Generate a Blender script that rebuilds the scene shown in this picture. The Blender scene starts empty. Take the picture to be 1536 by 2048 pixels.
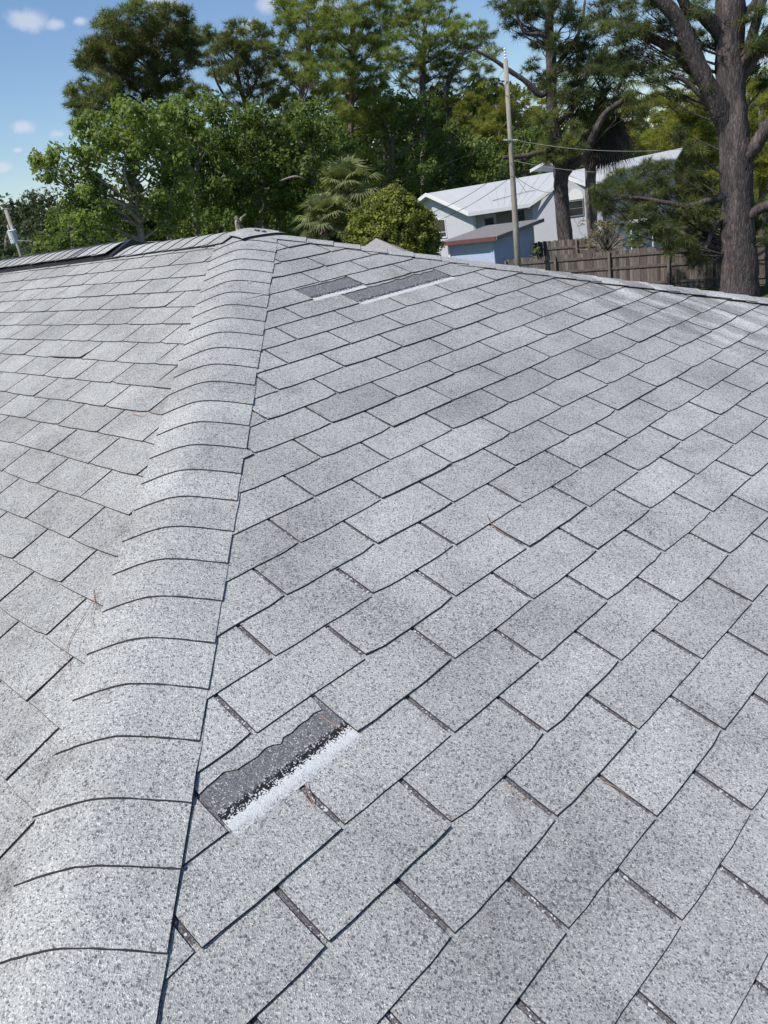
import bpy, bmesh, math, random
import numpy as np
from mathutils import Vector
random.seed(7); rng = np.random.default_rng(7)
sc = bpy.context.scene
COL = sc.collection
FT = 0.3048
# ------------------------------------------------------------------ camera
HP = 5.10                                   # height of the roof peak above the ground (m)
TH = 0.381613407                            # roof slope
ct, st, tt = math.cos(TH), math.sin(TH), math.tan(TH)
CAM = Vector((10.8502534*FT, -7.94399166*FT, HP + 0.199691*FT))
yaw, pit, rol, FPX = 2.39991687, -0.378790916, -0.161196237, 1573.04181
Fv = Vector((math.cos(pit)*math.cos(yaw), math.cos(pit)*math.sin(yaw), math.sin(pit)))
R0 = Vector((math.sin(yaw), -math.cos(yaw), 0)); U0 = R0.cross(Fv)
Rv = math.cos(rol)*R0 + math.sin(rol)*U0; Uv = -math.sin(rol)*R0 + math.cos(rol)*U0
cd = bpy.data.cameras.new('camera'); cam = bpy.data.objects.new('camera', cd); COL.objects.link(cam)
cd.sensor_fit = 'VERTICAL'; cd.sensor_height = 24; cd.lens = FPX/2048*24
cd.clip_start = 0.05; cd.clip_end = 4000
from mathutils import Matrix
M = Matrix((Rv, Uv, -Fv)).transposed().to_4x4(); M.translation = CAM; cam.matrix_world = M
sc.camera = cam
# ------------------------------------------------------------------ world and sun
SUN_AZ, SUN_EL = math.radians(257), math.radians(55)
w = bpy.data.worlds.new('World'); sc.world = w; w.use_nodes = True
nt = w.node_tree; N = nt.nodes; L = nt.links; N.clear()
wo = N.new('ShaderNodeOutputWorld'); bg = N.new('ShaderNodeBackground'); sky = N.new('ShaderNodeTexSky')
sky.sky_type = 'NISHITA'; sky.sun_disc = False; sky.sun_elevation = SUN_EL
sky.sun_rotation = math.radians(90) - SUN_AZ
sky.air_density = 1.0; sky.dust_density = 0.15; sky.ozone_density = 2.2; sky.altitude = 0
bg.inputs['Strength'].default_value = 0.092
def ray(u, v):
    return (Fv + Rv*((u-768)/FPX) - Uv*((v-1024)/FPX)).normalized()
geo = N.new('ShaderNodeTexCoord')
nz = N.new('ShaderNodeTexNoise'); nz.inputs['Scale'].default_value = 26; nz.inputs['Detail'].default_value = 6; nz.inputs['Roughness'].default_value = .6
L.new(geo.outputs['Generated'], nz.inputs['Vector'])
acc = None
clouds = [(62, 38, .020), (110, 48, .012), (160, 42, .010), (42, 254, .013), (118, 268, .012), (3, 336, .010), (35, 300, .004), (325, -6, .028), (535, 10, .018), (505, 52, .016), (470, 62, .010), (655, 20, .02)]
dirs = [(ray(u, v), r) for u, v, r in clouds]
for i in range(9):                           # the same fair-weather puffs carry on round the rest of the sky
    a = math.radians(180+i*27); e_ = math.radians(12+7*(i % 3))
    dirs.append((Vector((math.cos(a)*math.cos(e_), math.sin(a)*math.cos(e_), math.sin(e_))), .04+.01*(i % 3)))
for d, r in dirs:
    s = N.new('ShaderNodeVectorMath'); s.operation = 'SUBTRACT'; s.inputs[1].default_value = d
    L.new(geo.outputs['Generated'], s.inputs[0])
    m = N.new('ShaderNodeVectorMath'); m.operation = 'MULTIPLY'; m.inputs[1].default_value = (1, 1, 1.9); L.new(s.outputs[0], m.inputs[0])
    ln = N.new('ShaderNodeVectorMath'); ln.operation = 'LENGTH'; L.new(m.outputs[0], ln.inputs[0])
    ad = N.new('ShaderNodeMath'); ad.operation = 'MULTIPLY_ADD'; L.new(nz.outputs['Fac'], ad.inputs[0]); ad.inputs[1].default_value = -2.4*r; L.new(ln.outputs['Value'], ad.inputs[2])
    mr = N.new('ShaderNodeMapRange'); mr.interpolation_type = 'SMOOTHSTEP'
    mr.inputs['From Min'].default_value = .25*r - 1.2*r; mr.inputs['From Max'].default_value = 1.15*r - 1.2*r
    mr.inputs['To Min'].default_value = .62; mr.inputs['To Max'].default_value = 0
    L.new(ad.outputs[0], mr.inputs['Value'])
    if acc is None: acc = mr.outputs[0]
    else:
        mx = N.new('ShaderNodeMath'); mx.operation = 'MAXIMUM'; L.new(acc, mx.inputs[0]); L.new(mr.outputs[0], mx.inputs[1]); acc = mx.outputs[0]
mix = N.new('ShaderNodeMix'); mix.data_type = 'RGBA'; L.new(acc, mix.inputs['Factor'])
hs = N.new('ShaderNodeHueSaturation'); hs.inputs['Saturation'].default_value = 1.08; hs.inputs['Value'].default_value = 1.0
tn_ = N.new('ShaderNodeMix'); tn_.data_type = 'RGBA'; tn_.blend_type = 'MULTIPLY'; tn_.inputs['Factor'].default_value = 1; tn_.inputs['B'].default_value = (.97, 1.0, 1.06, 1)
L.new(sky.outputs[0], hs.inputs['Color']); L.new(hs.outputs[0], tn_.inputs['A']); L.new(tn_.outputs['Result'], mix.inputs['A']); mix.inputs['B'].default_value = (6.2, 6.3, 7.2, 1)
L.new(mix.outputs['Result'], bg.inputs['Color']); L.new(bg.outputs[0], wo.inputs['Surface'])
sl = bpy.data.lights.new('sun', 'SUN'); sl.energy = 4.1; sl.angle = math.radians(.53); sl.color = (1, .955, .89)
so = bpy.data.objects.new('sun', sl); COL.objects.link(so)
sdir = Vector((math.cos(SUN_EL)*math.cos(SUN_AZ), math.cos(SUN_EL)*math.sin(SUN_AZ), math.sin(SUN_EL)))
so.rotation_euler = sdir.to_track_quat('Z', 'Y').to_euler()
sc.view_settings.view_transform = 'Standard'; sc.view_settings.look = 'None'
sc.view_settings.gamma = 1; sc.view_settings.use_curve_mapping = False
sc.view_settings.exposure = 0.37
sc.cycles.max_bounces = 6; sc.cycles.transparent_max_bounces = 8
# ------------------------------------------------------------------ helpers
def at(u, v, D):
    d = ray(u, v); return CAM + d*(D/math.hypot(d.x, d.y))
def ground(u, v, z=0):
    d = ray(u, v); return CAM + d*((z-CAM.z)/d.z)
def on_plane(u, v, p0, n):
    d = ray(u, v); return CAM + d*((p0-CAM).dot(n)/d.dot(n))
def pxm(D): return D/FPX*.96                # metres per photo pixel at distance D
def hor(u): return 391 - (u-768)*.1626
def mesh(name, V, F, mats, parent=None, mi=None, smooth=False):
    me = bpy.data.meshes.new(name); me.from_pydata([tuple(v) for v in V], [], F)
    for m in (mats if isinstance(mats, (list, tuple)) else [mats]): me.materials.append(m)
    if mi is not None: me.polygons.foreach_set('material_index', mi)
    if smooth: me.polygons.foreach_set('use_smooth', [True]*len(F))
    me.update()
    o = bpy.data.objects.new(name, me); COL.objects.link(o)
    if parent: o.parent = parent
    return o
def attr(o, vals):
    a = o.data.attributes.new('tone', 'FLOAT', 'POINT')
    a.data.foreach_set('value', np.full(len(o.data.vertices), vals, dtype=np.float32) if np.isscalar(vals) else np.asarray(vals, dtype=np.float32))
def fast_mesh(name, V, Fn, k, mat, tone, parent):
    """V (n,3) array, faces are consecutive runs of k verts"""
    me = bpy.data.meshes.new(name); nv = len(V); nf = nv//k
    me.vertices.add(nv); me.vertices.foreach_set('co', V.astype(np.float32).ravel())
    me.loops.add(nv); me.loops.foreach_set('vertex_index', np.arange(nv, dtype=np.int32))
    me.polygons.add(nf); me.polygons.foreach_set('loop_start', np.arange(0, nv, k, dtype=np.int32))
    me.materials.append(mat); me.update(calc_edges=True)
    a = me.attributes.new('tone', 'FLOAT', 'POINT'); a.data.foreach_set('value', tone.astype(np.float32))
    o = bpy.data.objects.new(name, me); COL.objects.link(o); o.parent = parent
    return o
def empty(name, label, cat, loc=(0, 0, 0), group=None, kind=None):
    o = bpy.data.objects.new(name, None); COL.objects.link(o); o.location = loc
    o.empty_display_size = .2; o['label'] = label; o['category'] = cat
    if group: o['group'] = group
    if kind: o['kind'] = kind
    return o
def tag(o, label, cat, group=None, kind=None):
    o['label'] = label; o['category'] = cat
    if group: o['group'] = group
    if kind: o['kind'] = kind
def root_of(o):
    return Vector(o.location) if o is not None else Vector((0, 0, 0))
def loc_verts(V, parent):
    r = root_of(parent); return [Vector(v)-r for v in V]
def box_pts(V, F, c, ax, ay, az):
    i = len(V); c = Vector(c)
    for sz in (-1, 1):
        for sy in (-1, 1):
            for sx in (-1, 1): V.append(c+ax*sx+ay*sy+az*sz)
    F += [(i, i+2, i+3, i+1), (i+4, i+5, i+7, i+6), (i, i+1, i+5, i+4), (i+2, i+6, i+7, i+3), (i, i+4, i+6, i+2), (i+1, i+3, i+7, i+5)]
def prism(V, F, pts, off):
    """closed prism from polygon pts extruded by vector off"""
    i = len(V); n = len(pts); off = Vector(off)
    V += [Vector(p) for p in pts] + [Vector(p)+off for p in pts]
    F.append(tuple(range(i, i+n))[::-1]); F.append(tuple(range(i+n, i+2*n)))
    for k in range(n): F.append((i+k, i+(k+1) % n, i+n+(k+1) % n, i+n+k))
def tube(V, F, pts, rad, n=8, wob=0):
    pts = [Vector(p) for p in pts]; i0 = len(V); prev = None
    for k, p in enumerate(pts):
        t = (pts[min(k+1, len(pts)-1)]-pts[max(k-1, 0)]).normalized()
        a = prev if prev is not None else (Vector((1, 0, 0)) if abs(t.x) < .8 else Vector((0, 1, 0)))
        a = (a - t*a.dot(t)).normalized(); b = t.cross(a); prev = a
        for j in range(n):
            an = 2*math.pi*j/n; r = rad[k]*(1+wob*(random.random()-.5))
            V.append(p + (a*math.cos(an)+b*math.sin(an))*r)
    for k in range(len(pts)-1):
        for j in range(n):
            F.append((i0+k*n+j, i0+k*n+(j+1) % n, i0+(k+1)*n+(j+1) % n, i0+(k+1)*n+j))
    F.append(tuple(range(i0, i0+n))[::-1]); F.append(tuple(range(i0+(len(pts)-1)*n, i0+len(pts)*n)))
def smooth_path(P, R, sub=4):
    P = [Vector(p) for p in P]; out = []; rr = []
    for k in range(len(P)-1):
        p0 = P[max(k-1, 0)]; p1 = P[k]; p2 = P[k+1]; p3 = P[min(k+2, len(P)-1)]
        for j in range(sub):
            t = j/sub; out.append(.5*((2*p1)+(p2-p0)*t+(2*p0-5*p1+4*p2-p3)*t*t+(3*p1-p0-3*p2+p3)*t**3)); rr.append(R[k]*(1-t)+R[k+1]*t)
    out.append(P[-1]); rr.append(R[-1]); return out, rr
# ------------------------------------------------------------------ materials
class NB:
    def __init__(s, name, rough=.8, spec=.3):
        s.m = bpy.data.materials.new(name); s.m.use_nodes = True; s.t = s.m.node_tree; s.b = s.t.nodes['Principled BSDF']
        s.b.inputs['Roughness'].default_value = rough; s.b.inputs['Specular IOR Level'].default_value = spec
    def n(s, ty, **kw):
        x = s.t.nodes.new(ty)
        for k, v in kw.items():
            if k.startswith('_'): setattr(x, k[1:], v)
            else: x.inputs[k.replace('__', ' ')].default_value = v
        return x
    def l(s, a, b): s.t.links.new(a, b)
    def pos(s, scale=(1, 1, 1)):
        g = s.n('ShaderNodeNewGeometry'); m = s.n('ShaderNodeVectorMath', _operation='MULTIPLY'); m.inputs[1].default_value = scale
        s.l(g.outputs['Position'], m.inputs[0]); return m.outputs[0]
    def noise(s, vec, scale, detail=3, rough=.55):
        x = s.n('ShaderNodeTexNoise', Scale=scale, Detail=detail, Roughness=rough); s.l(vec, x.inputs['Vector']); return x.outputs['Fac']
    def ramp(s, fac, stops, interp='LINEAR'):
        x = s.n('ShaderNodeValToRGB'); x.color_ramp.interpolation = interp; e = x.color_ramp.elements
        while len(e) < len(stops): e.new(.5)
        for q, (p, c) in zip(e, stops): q.position = p; q.color = (c[0], c[1], c[2], 1) if not np.isscalar(c) else (c, c, c, 1)
        s.l(fac, x.inputs[0]); return x.outputs['Color']
    def mixc(s, f, a, b, mode='MIX'):
        x = s.n('ShaderNodeMix', _data_type='RGBA', _blend_type=mode)
        for nm, v in (('Factor', f), ('A', a), ('B', b)):
            if hasattr(v, 'is_linked') or hasattr(v, 'links'): s.l(v, x.inputs[nm])
            else: x.inputs[nm].default_value = v if np.isscalar(v) else (v[0], v[1], v[2], 1)
        return x.outputs['Result']
    def math(s, op, a, b=0, c=0):
        x = s.n('ShaderNodeMath', _operation=op)
        for i, v in enumerate((a, b, c)):
            if np.isscalar(v): x.inputs[i].default_value = v
            else: s.l(v, x.inputs[i])
        return x.outputs[0]
    def tone(s):
        x = s.n('ShaderNodeAttribute', _attribute_name='tone'); return x.outputs['Fac']
    def col(s, c):
        if hasattr(c, 'links'): s.l(c, s.b.inputs['Base Color'])
        else: s.b.inputs['Base Color'].default_value = (c[0], c[1], c[2], 1)
    def bump(s, h, strength=.3, dist=.01):
        x = s.n('ShaderNodeBump', Strength=strength, Distance=dist); s.l(h, x.inputs['Height']); s.l(x.outputs[0], s.b.inputs['Normal'])
def granules(name, kind):
    b = NB(name, .92, .15); p = b.pos()
    v = b.n('ShaderNodeTexVoronoi', Scale=430.0, Randomness=1.0); b.l(p, v.inputs['Vector'])
    sp = b.n('ShaderNodeSeparateColor'); b.l(v.outputs['Color'], sp.inputs[0]); rnd = sp.outputs[0]
    v2 = b.n('ShaderNodeTexVoronoi', Scale=250.0, Randomness=1.0); b.l(p, v2.inputs['Vector'])
    sp2 = b.n('ShaderNodeSeparateColor'); b.l(v2.outputs['Color'], sp2.inputs[0]); rnd2 = sp2.outputs[1]
    big = b.noise(p, 3.2, 4, .6); mid = b.noise(p, 17, 3, .6); fin = b.noise(p, 90, 2, .6)
    if kind == 'tab':
        g = b.ramp(rnd, [(0, (.10, .103, .112)), (.08, (.19, .195, .203)), (.20, (.325, .332, .333)), (.55, (.405, .413, .410)), (.85, (.475, .482, .476)), (1, (.66, .665, .655))])
        # wear: places that have lost their light granules
        wear = b.math('ADD', b.math('MULTIPLY', big, .9), b.math('ADD', b.math('MULTIPLY', mid, .45), b.math('MULTIPLY', fin, .35)))
        wm = b.n('ShaderNodeMapRange', _interpolation_type='SMOOTHSTEP'); wm.inputs['From Min'].default_value = .80; wm.inputs['From Max'].default_value = 1.06
        b.l(wear, wm.inputs['Value'])
        dk = b.math('MULTIPLY', wm.outputs[0], b.math('LESS_THAN', rnd2, .30))
        c = b.mixc(b.math('MULTIPLY', dk, .5), g, (.10, .105, .125))
        pit_ = b.math('MULTIPLY', b.math('LESS_THAN', rnd2, .05), .6)
        c = b.mixc(pit_, c, (.055, .057, .07))
        t = b.tone(); tm = b.n('ShaderNodeMapRange'); tm.inputs['To Min'].default_value = .80; tm.inputs['To Max'].default_value = 1.10; b.l(t, tm.inputs['Value'])
        bm_ = b.n('ShaderNodeMapRange'); bm_.inputs['From Min'].default_value = .3; bm_.inputs['From Max'].default_value = .7; bm_.inputs['To Min'].default_value = 1.10; bm_.inputs['To Max'].default_value = .86; b.l(big, bm_.inputs['Value'])
        hg = b.n('ShaderNodeMapRange'); hg.inputs['From Min'].default_value = .3; hg.inputs['From Max'].default_value = .7; hg.inputs['To Min'].default_value = 1.12; hg.inputs['To Max'].default_value = .86; b.l(b.noise(p, .75, 3, .5), hg.inputs['Value'])
        st_ = b.n('ShaderNodeMapRange', _interpolation_type='SMOOTHSTEP'); st_.inputs['From Min'].default_value = .55; st_.inputs['From Max'].default_value = .75; st_.inputs['To Min'].default_value = 1.0; st_.inputs['To Max'].default_value = .76; b.l(b.noise(p, 7.5, 5, .65), st_.inputs['Value'])
        sc_ = b.math('MULTIPLY', b.math('MULTIPLY', tm.outputs[0], st_.outputs[0]), b.math('MULTIPLY', hg.outputs[0], bm_.outputs[0]))
        # run-off streaks near the far hip, stretched down the slope
        ps = b.pos((2.2, 7.5, 0)); sn = b.noise(ps, 1.25, 5, .62)
        sx = b.n('ShaderNodeSeparateXYZ'); b.l(p, sx.inputs[0])
        dx = b.math('SUBTRACT', sx.outputs[0], 4.9*FT); dy = b.math('SUBTRACT', sx.outputs[1], 4.1*FT)
        dd = b.math('SQRT', b.math('ADD', b.math('MULTIPLY', dx, dx), b.math('MULTIPLY', b.math('MULTIPLY', dy, dy), 1.6)))
        mk = b.n('ShaderNodeMapRange', _interpolation_type='SMOOTHSTEP'); mk.inputs['From Min'].default_value = .85; mk.inputs['From Max'].default_value = .25; b.l(dd, mk.inputs['Value'])
        sr = b.n('ShaderNodeMapRange', _interpolation_type='SMOOTHSTEP'); sr.inputs['From Min'].default_value = .42; sr.inputs['From Max'].default_value = .60
        sr.inputs['To Min'].default_value = .72; sr.inputs['To Max'].default_value = 1.26; b.l(sn, sr.inputs['Value'])
        fac = b.math('ADD', 1.0, b.math('MULTIPLY', mk.outputs[0], b.math('SUBTRACT', sr.outputs[0], 1.0)))
        sc2 = b.math('MULTIPLY', sc_, fac)
        cm = b.n('ShaderNodeCombineColor')
        for i in range(3): b.l(sc2, cm.inputs[i])
        c = b.mixc(1.0, c, cm.outputs[0], 'MULTIPLY'); c = b.mixc(1.0, c, (.965, .955, .935), 'MULTIPLY')
        b.col(c); b.bump(b.math('MULTIPLY', v.outputs['Distance'], 40), .3, .0012)
    elif kind == 'under':
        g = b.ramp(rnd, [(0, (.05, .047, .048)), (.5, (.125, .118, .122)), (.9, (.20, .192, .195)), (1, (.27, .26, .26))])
        flecks = b.math('LESS_THAN', b.math('ADD', rnd2, b.math('MULTIPLY', mid, .4)), .27)  # scattered pale granules among the dark ones
        c = b.mixc(flecks, g, (.55, .56, .57)); b.col(c); b.bump(v.outputs['Distance'], .5, .002)
    elif kind == 'bare':
        # tone attribute runs across the strip: 0 torn top, 1 butt line
        t = b.tone(); tn = b.math('ADD', t, b.math('MULTIPLY', b.math('SUBTRACT', fin, .5), .16))
        tn = b.math('ADD', tn, b.math('MULTIPLY', b.math('SUBTRACT', rnd, .5), .12))
        g = b.ramp(rnd, [(0, (.07, .07, .076)), (.5, (.14, .14, .148)), (1, (.22, .22, .23))])
        flecks = b.math('LESS_THAN', b.math('ADD', rnd, b.math('MULTIPLY', fin, .30)), .22)  # white granule flecks left on the bare headlap
        g = b.mixc(flecks, g, (.42, .425, .43))
        tar = b.ramp(rnd, [(0, (.018, .018, .022)), (.88, (.03, .03, .036)), (.90, (.45, .45, .46)), (1, (.5, .5, .5))], 'CONSTANT')
        wh = b.ramp(rnd, [(0, (.34, .35, .36)), (.15, (.48, .49, .495)), (1, (.63, .64, .64))]); wo_ = b.ramp(rnd, [(0, (.12, .12, .14)), (.3, (.36, .365, .375)), (1, (.58, .585, .59))])
        wh = b.mixc(b.math('GREATER_THAN', tn, 1.0), wh, wo_)
        c = b.mixc(b.math('GREATER_THAN', tn, .70), g, tar)
        c = b.mixc(b.math('GREATER_THAN', tn, .835), c, wh)
        b.col(c); b.bump(v.outputs['Distance'], .5, .002)
    return b.m
M_TAB = granules('weathered_grey_granules', 'tab')
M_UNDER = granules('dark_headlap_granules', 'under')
M_BARE = granules('exposed_headlap', 'bare')
def simple(name, c, rough=.8, var=.15, scale=8, stretch=(1, 1, 1), spec=.3, bump=0, bscale=40):
    b = NB(name, rough, spec); p = b.pos(stretch); n = b.noise(p, scale, 4, .6)
    lo = tuple(x*(1-var) for x in c); hi = tuple(min(1, x*(1+var)) for x in c)
    b.col(b.ramp(n, [(.3, lo), (.7, hi)]))
    if bump: b.bump(b.noise(p, bscale, 3), bump, .01)
    return b.m
M_EDGE = simple('cut_asphalt_edge', (.038, .037, .04), .9, .2)
M_DARK = simple('black_vent_plastic', (.02, .02, .024), .6, .2)
M_SEAL = simple('roof_sealant', (.05, .05, .06), .5, .3, 90)
def wood_mat(name, c1, c2, c3):
    b = NB(name, .9, .1); p = b.pos((14, 14, 1.1)); n = b.noise(p, 2.2, 5, .65)
    c = b.ramp(n, [(.25, c1), (.5, c2), (.75, c3)])
    t = b.tone(); tm = b.n('ShaderNodeMapRange'); tm.inputs['To Min'].default_value = .52; tm.inputs['To Max'].default_value = 1.35; b.l(t, tm.inputs['Value'])
    cm = b.n('ShaderNodeCombineColor')
    for i in range(3): b.l(tm.outputs[0], cm.inputs[i])
    b.col(b.mixc(1.0, c, cm.outputs[0], 'MULTIPLY')); b.bump(n, .4, .01); return b.m
M_FENCE = wood_mat('weathered_fence_wood', (.075, .06, .053), (.145, .122, .110), (.23, .20, .18))
M_POLE = wood_mat('grey_pole_wood', (.17, .155, .125), (.30, .28, .235), (.38, .355, .31))
def bark_mat(name, c1, c2, c3, sc_=6):
    b = NB(name, .95, .1); p = b.pos((1, 1, .22)); n = b.noise(p, sc_*2, 5, .7)
    v = b.n('ShaderNodeTexVoronoi', _feature='DISTANCE_TO_EDGE', Scale=float(sc_)*1.3); 
    nv = b.n('ShaderNodeVectorMath', _operation='ADD'); b.l(p, nv.inputs[0]); 
    nn = b.n('ShaderNodeTexNoise', Scale=4.0, Detail=2.0); b.l(p, nn.inputs['Vector'])
    ms = b.n('ShaderNodeVectorMath', _operation='SCALE'); ms.inputs['Scale'].default_value = .25; b.l(nn.outputs['Color'], ms.inputs[0]); b.l(ms.outputs[0], nv.inputs[1]); b.l(nv.outputs[0], v.inputs['Vector'])
    crack = b.ramp(v.outputs['Distance'], [(0, .45), (.14, 1.0)])
    c = b.ramp(n, [(.3, c1), (.52, c2), (.72, c3)]); pt_ = b.n('ShaderNodeMapRange', _interpolation_type='SMOOTHSTEP'); pt_.inputs['From Min'].default_value = .52; pt_.inputs['From Max'].default_value = .66; b.l(b.noise(p, 3.1, 4, .6), pt_.inputs['Value']); c = b.mixc(b.math('MULTIPLY', pt_.outputs[0], .55), c, tuple(x*1.5 for x in c3)); b.col(b.mixc(.85, c, crack, 'MULTIPLY')); b.bump(v.outputs['Distance'], .8, .04); return b.m
M_BARK = bark_mat('pine_bark', (.050, .042, .044), (.095, .08, .08), (.165, .13, .118), 9)
M_BARKF = bark_mat('distant_pine_bark', (.10, .08, .07), (.17, .14, .125), (.26, .22, .19), 5)
M_BARKP = bark_mat('pale_oak_bark', (.16, .14, .12), (.30, .27, .235), (.44, .40, .36), 9)
def leaf_mat(name, dark, light, warm=None, trans=.35):
    b = NB(name, .55, .25); t = b.tone(); p = b.pos(); n = b.noise(p, 1.1, 2)
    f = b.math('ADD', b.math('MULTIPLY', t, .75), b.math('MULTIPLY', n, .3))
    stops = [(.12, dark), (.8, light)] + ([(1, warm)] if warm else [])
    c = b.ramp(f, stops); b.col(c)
    tr = b.n('ShaderNodeBsdfTranslucent'); b.l(b.mixc(1.0, c, (1.0, 1.0, .45), 'MULTIPLY'), tr.inputs['Color'])
    mx = b.n('ShaderNodeMixShader'); mx.inputs[0].default_value = trans
    out = b.t.nodes['Material Output']; b.l(b.b.outputs[0], mx.inputs[1]); b.l(tr.outputs[0], mx.inputs[2]); b.l(mx.outputs[0], out.inputs['Surface']); return b.m
M_LOAK = leaf_mat('fresh_oak_leaves', (.10, .145, .04), (.27, .36, .10), (.40, .48, .20), .5)
M_DOAK = leaf_mat('dark_oak_leaves', (.065, .10, .03), (.185, .255, .07), (.34, .40, .16), .5)
M_FOAK = leaf_mat('far_oak_leaves', (.05, .07, .04), (.13, .165, .09))
M_PINE = leaf_mat('pine_needles', (.13, .155, .045), (.30, .37, .10), (.44, .48, .16), .5)
M_PINED = leaf_mat('dark_pine_needles', (.07, .092, .038), (.20, .235, .08), (.34, .35, .12), .45)
M_PINEY = leaf_mat('yellow_pine_needles', (.16, .18, .04), (.40, .42, .085), (.54, .52, .12), .55)
M_PALM = leaf_mat('palm_fronds', (.11, .135, .05), (.27, .30, .14), (.40, .40, .22), .4)
M_PALMD = leaf_mat('dead_palm_skirt', (.035, .030, .024), (.085, .07, .05), (.16, .12, .08), .15)
M_BUSH = leaf_mat('golden_cypress_leaves', (.085, .11, .02), (.24, .265, .05), (.38, .36, .08), .3)
M_DRY = leaf_mat('dry_shrub_leaves', (.12, .12, .05), (.27, .24, .12), (.40, .34, .2), .3)
M_WALLP = simple('pale_lavender_stucco', (.50, .515, .56), .9, .04, 3, bump=.2, bscale=60)
M_SHEDW = simple('blue_painted_block', (.42, .49, .67), .85, .06, 3, bump=.15)
M_WHITE = simple('white_trim_paint', (.74, .75, .76), .6, .04, 5)
M_METAL = simple('white_metal_roofing', (.43, .445, .465), .5, .035, 1.2, spec=.4)
M_GLASS = simple('dark_window_glass', (.03, .035, .035), .15, .3, 2, spec=.6)
M_BLIND = simple('tan_window_screen', (.06, .058, .042), .6, .2, 6)
M_RED = simple('dark_red_fascia', (.15, .062, .062), .7, .1, 6)
M_SHEDR = simple('grey_shed_roofing', (.20, .195, .205), .85, .3, 14, (1, 6, 1))
M_DOOR = simple('grey_shutter_panel', (.20, .195, .19), .7, .1, 6)
M_PINKR = simple('pinkish_brown_roofing', (.30, .275, .27), .9, .12, 12)
M_CER = simple('white_ceramic', (.7, .71, .72), .4, .05)
M_TANK = simple('pale_grey_tank_paint', (.58, .60, .63), .45, .05)
M_WIRE = simple('dark_cable', (.05, .055, .05), .6, .1)
M_WIREL = simple('bare_aluminium_cable', (.32, .32, .32), .5, .1)
M_NEEDLE = simple('brown_pine_needle', (.34, .19, .11), .7, .25, 60)
b = NB('lawn', .95, .1); p = b.pos(); n1 = b.noise(p, .6, 4); n2 = b.noise(p, 14, 4)
b.col(b.mixc(n2, b.ramp(n1, [(.3, (.05, .075, .02)), (.7, (.12, .125, .05))]), (.09, .10, .035))); b.bump(n2, .6, .05); M_LAWN = b.m
# ------------------------------------------------------------------ ground
V = []; F = []; n = 40; ext = 600
gx = [(-1 if k < n/2 else 1)*ext*(abs(k-n/2)/(n/2))**2 for k in range(n+1)]
for y in gx:
    for x in gx: V.append((x, y, 0.0))
for j in range(n):
    for i in range(n): F.append((j*(n+1)+i, j*(n+1)+i+1, (j+1)*(n+1)+i+1, (j+1)*(n+1)+i))
g = mesh('ground', V, F, M_LAWN); g['kind'] = 'structure'
# ------------------------------------------------------------------ our house
RUN = 20.0                                      # ft from ridge to eave
house = empty('shingled_house', 'house whose weathered grey three-tab shingle hip roof fills the foreground', 'house', (0, 0, 0))
PK = Vector((0, 0, HP))
nR = Vector((st, 0, ct)); nL = Vector((0, -st, ct))
def P_R(s, a, h=0): return PK + Vector((a*ct, s, -a*st))*FT + nR*h    # s along the course (ft), a down the slope (ft), h off the deck (m)
def P_L(s, a, h=0): return PK + Vector((s, -a*ct, -a*st))*FT + nL*h
EZ = -RUN*tt
def pt(x, y, z): return PK + Vector((x, y, z))*FT
LX = -46.0
deck = [(0, 0, 0), (LX, 0, 0), (RUN, -RUN, EZ), (RUN, RUN, EZ), (LX-RUN, -RUN, EZ), (LX-RUN, RUN, EZ)]
V = [pt(*d)-Vector((0, 0, .012)) for d in deck]; V += [v-Vector((0, 0, .15)) for v in V]
F = [(0, 2, 3), (0, 3, 5, 1), (1, 4, 2, 0), (1, 5, 4), (8, 9, 11, 10), (2, 8, 9, 3), (3, 9, 11, 5), (5, 11, 10, 4), (4, 10, 8, 2)]
dk = mesh('roof_deck', V, F, [M_UNDER, M_TAB, M_WHITE], house, [0, 1, 0, 1, 2, 2, 2, 2, 2]); attr(dk, .5)
V = []; F = []
o_ = 1.6
for a, b_ in (((RUN-o_, -RUN+o_), (RUN-o_, RUN-o_)), ((RUN-o_, RUN-o_), (LX-RUN+o_, RUN-o_)), ((LX-RUN+o_, RUN-o_), (LX-RUN+o_, -RUN+o_)), ((LX-RUN+o_, -RUN+o_), (RUN-o_, -RUN+o_))):
    A = Vector((a[0]*FT, a[1]*FT, 0)); B = Vector((b_[0]*FT, b_[1]*FT, 0)); nn = (B-A).normalized().cross(Vector((0, 0, 1)))*.15
    top = HP+EZ*FT-.05
    prism(V, F, [A, B, B+Vector((0, 0, top)), A+Vector((0, 0, top))], nn)
mesh('wall', V, F, M_WALLP, house)
T = .0034                                       # shingle thickness (m)
E_ = 0.416147465; A0 = 6.3809; MR = -4.41203; ML = 1.09365
def clip(poly, a, b_, c):                       # keep a*x+b*y<=c
    out = []
    for i in range(len(poly)):
        p, q = poly[i], poly[(i+1) % len(poly)]; dp = a*p[0]+b_*p[1]-c; dq = a*q[0]+b_*q[1]-c
        if dp <= 0: out.append(p)
        if (dp < 0 < dq) or (dq < 0 < dp):
            t = dp/(dp-dq); out.append((p[0]+(q[0]-p[0])*t, p[1]+(q[1]-p[1])*t))
    return out
def area(poly): return abs(sum(poly[i][0]*poly[(i+1) % len(poly)][1]-poly[(i+1) % len(poly)][0]*poly[i][1] for i in range(len(poly))))/2
def project(P):
    d = P-CAM; z = d.dot(Fv); return (768+FPX*d.dot(Rv)/z, 1024-FPX*d.dot(Uv)/z, z)
PT = {'R': P_R, 'L': P_L}
def butt_h(a_n, a): return 2.5*T*(1-(a_n-a))
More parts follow.
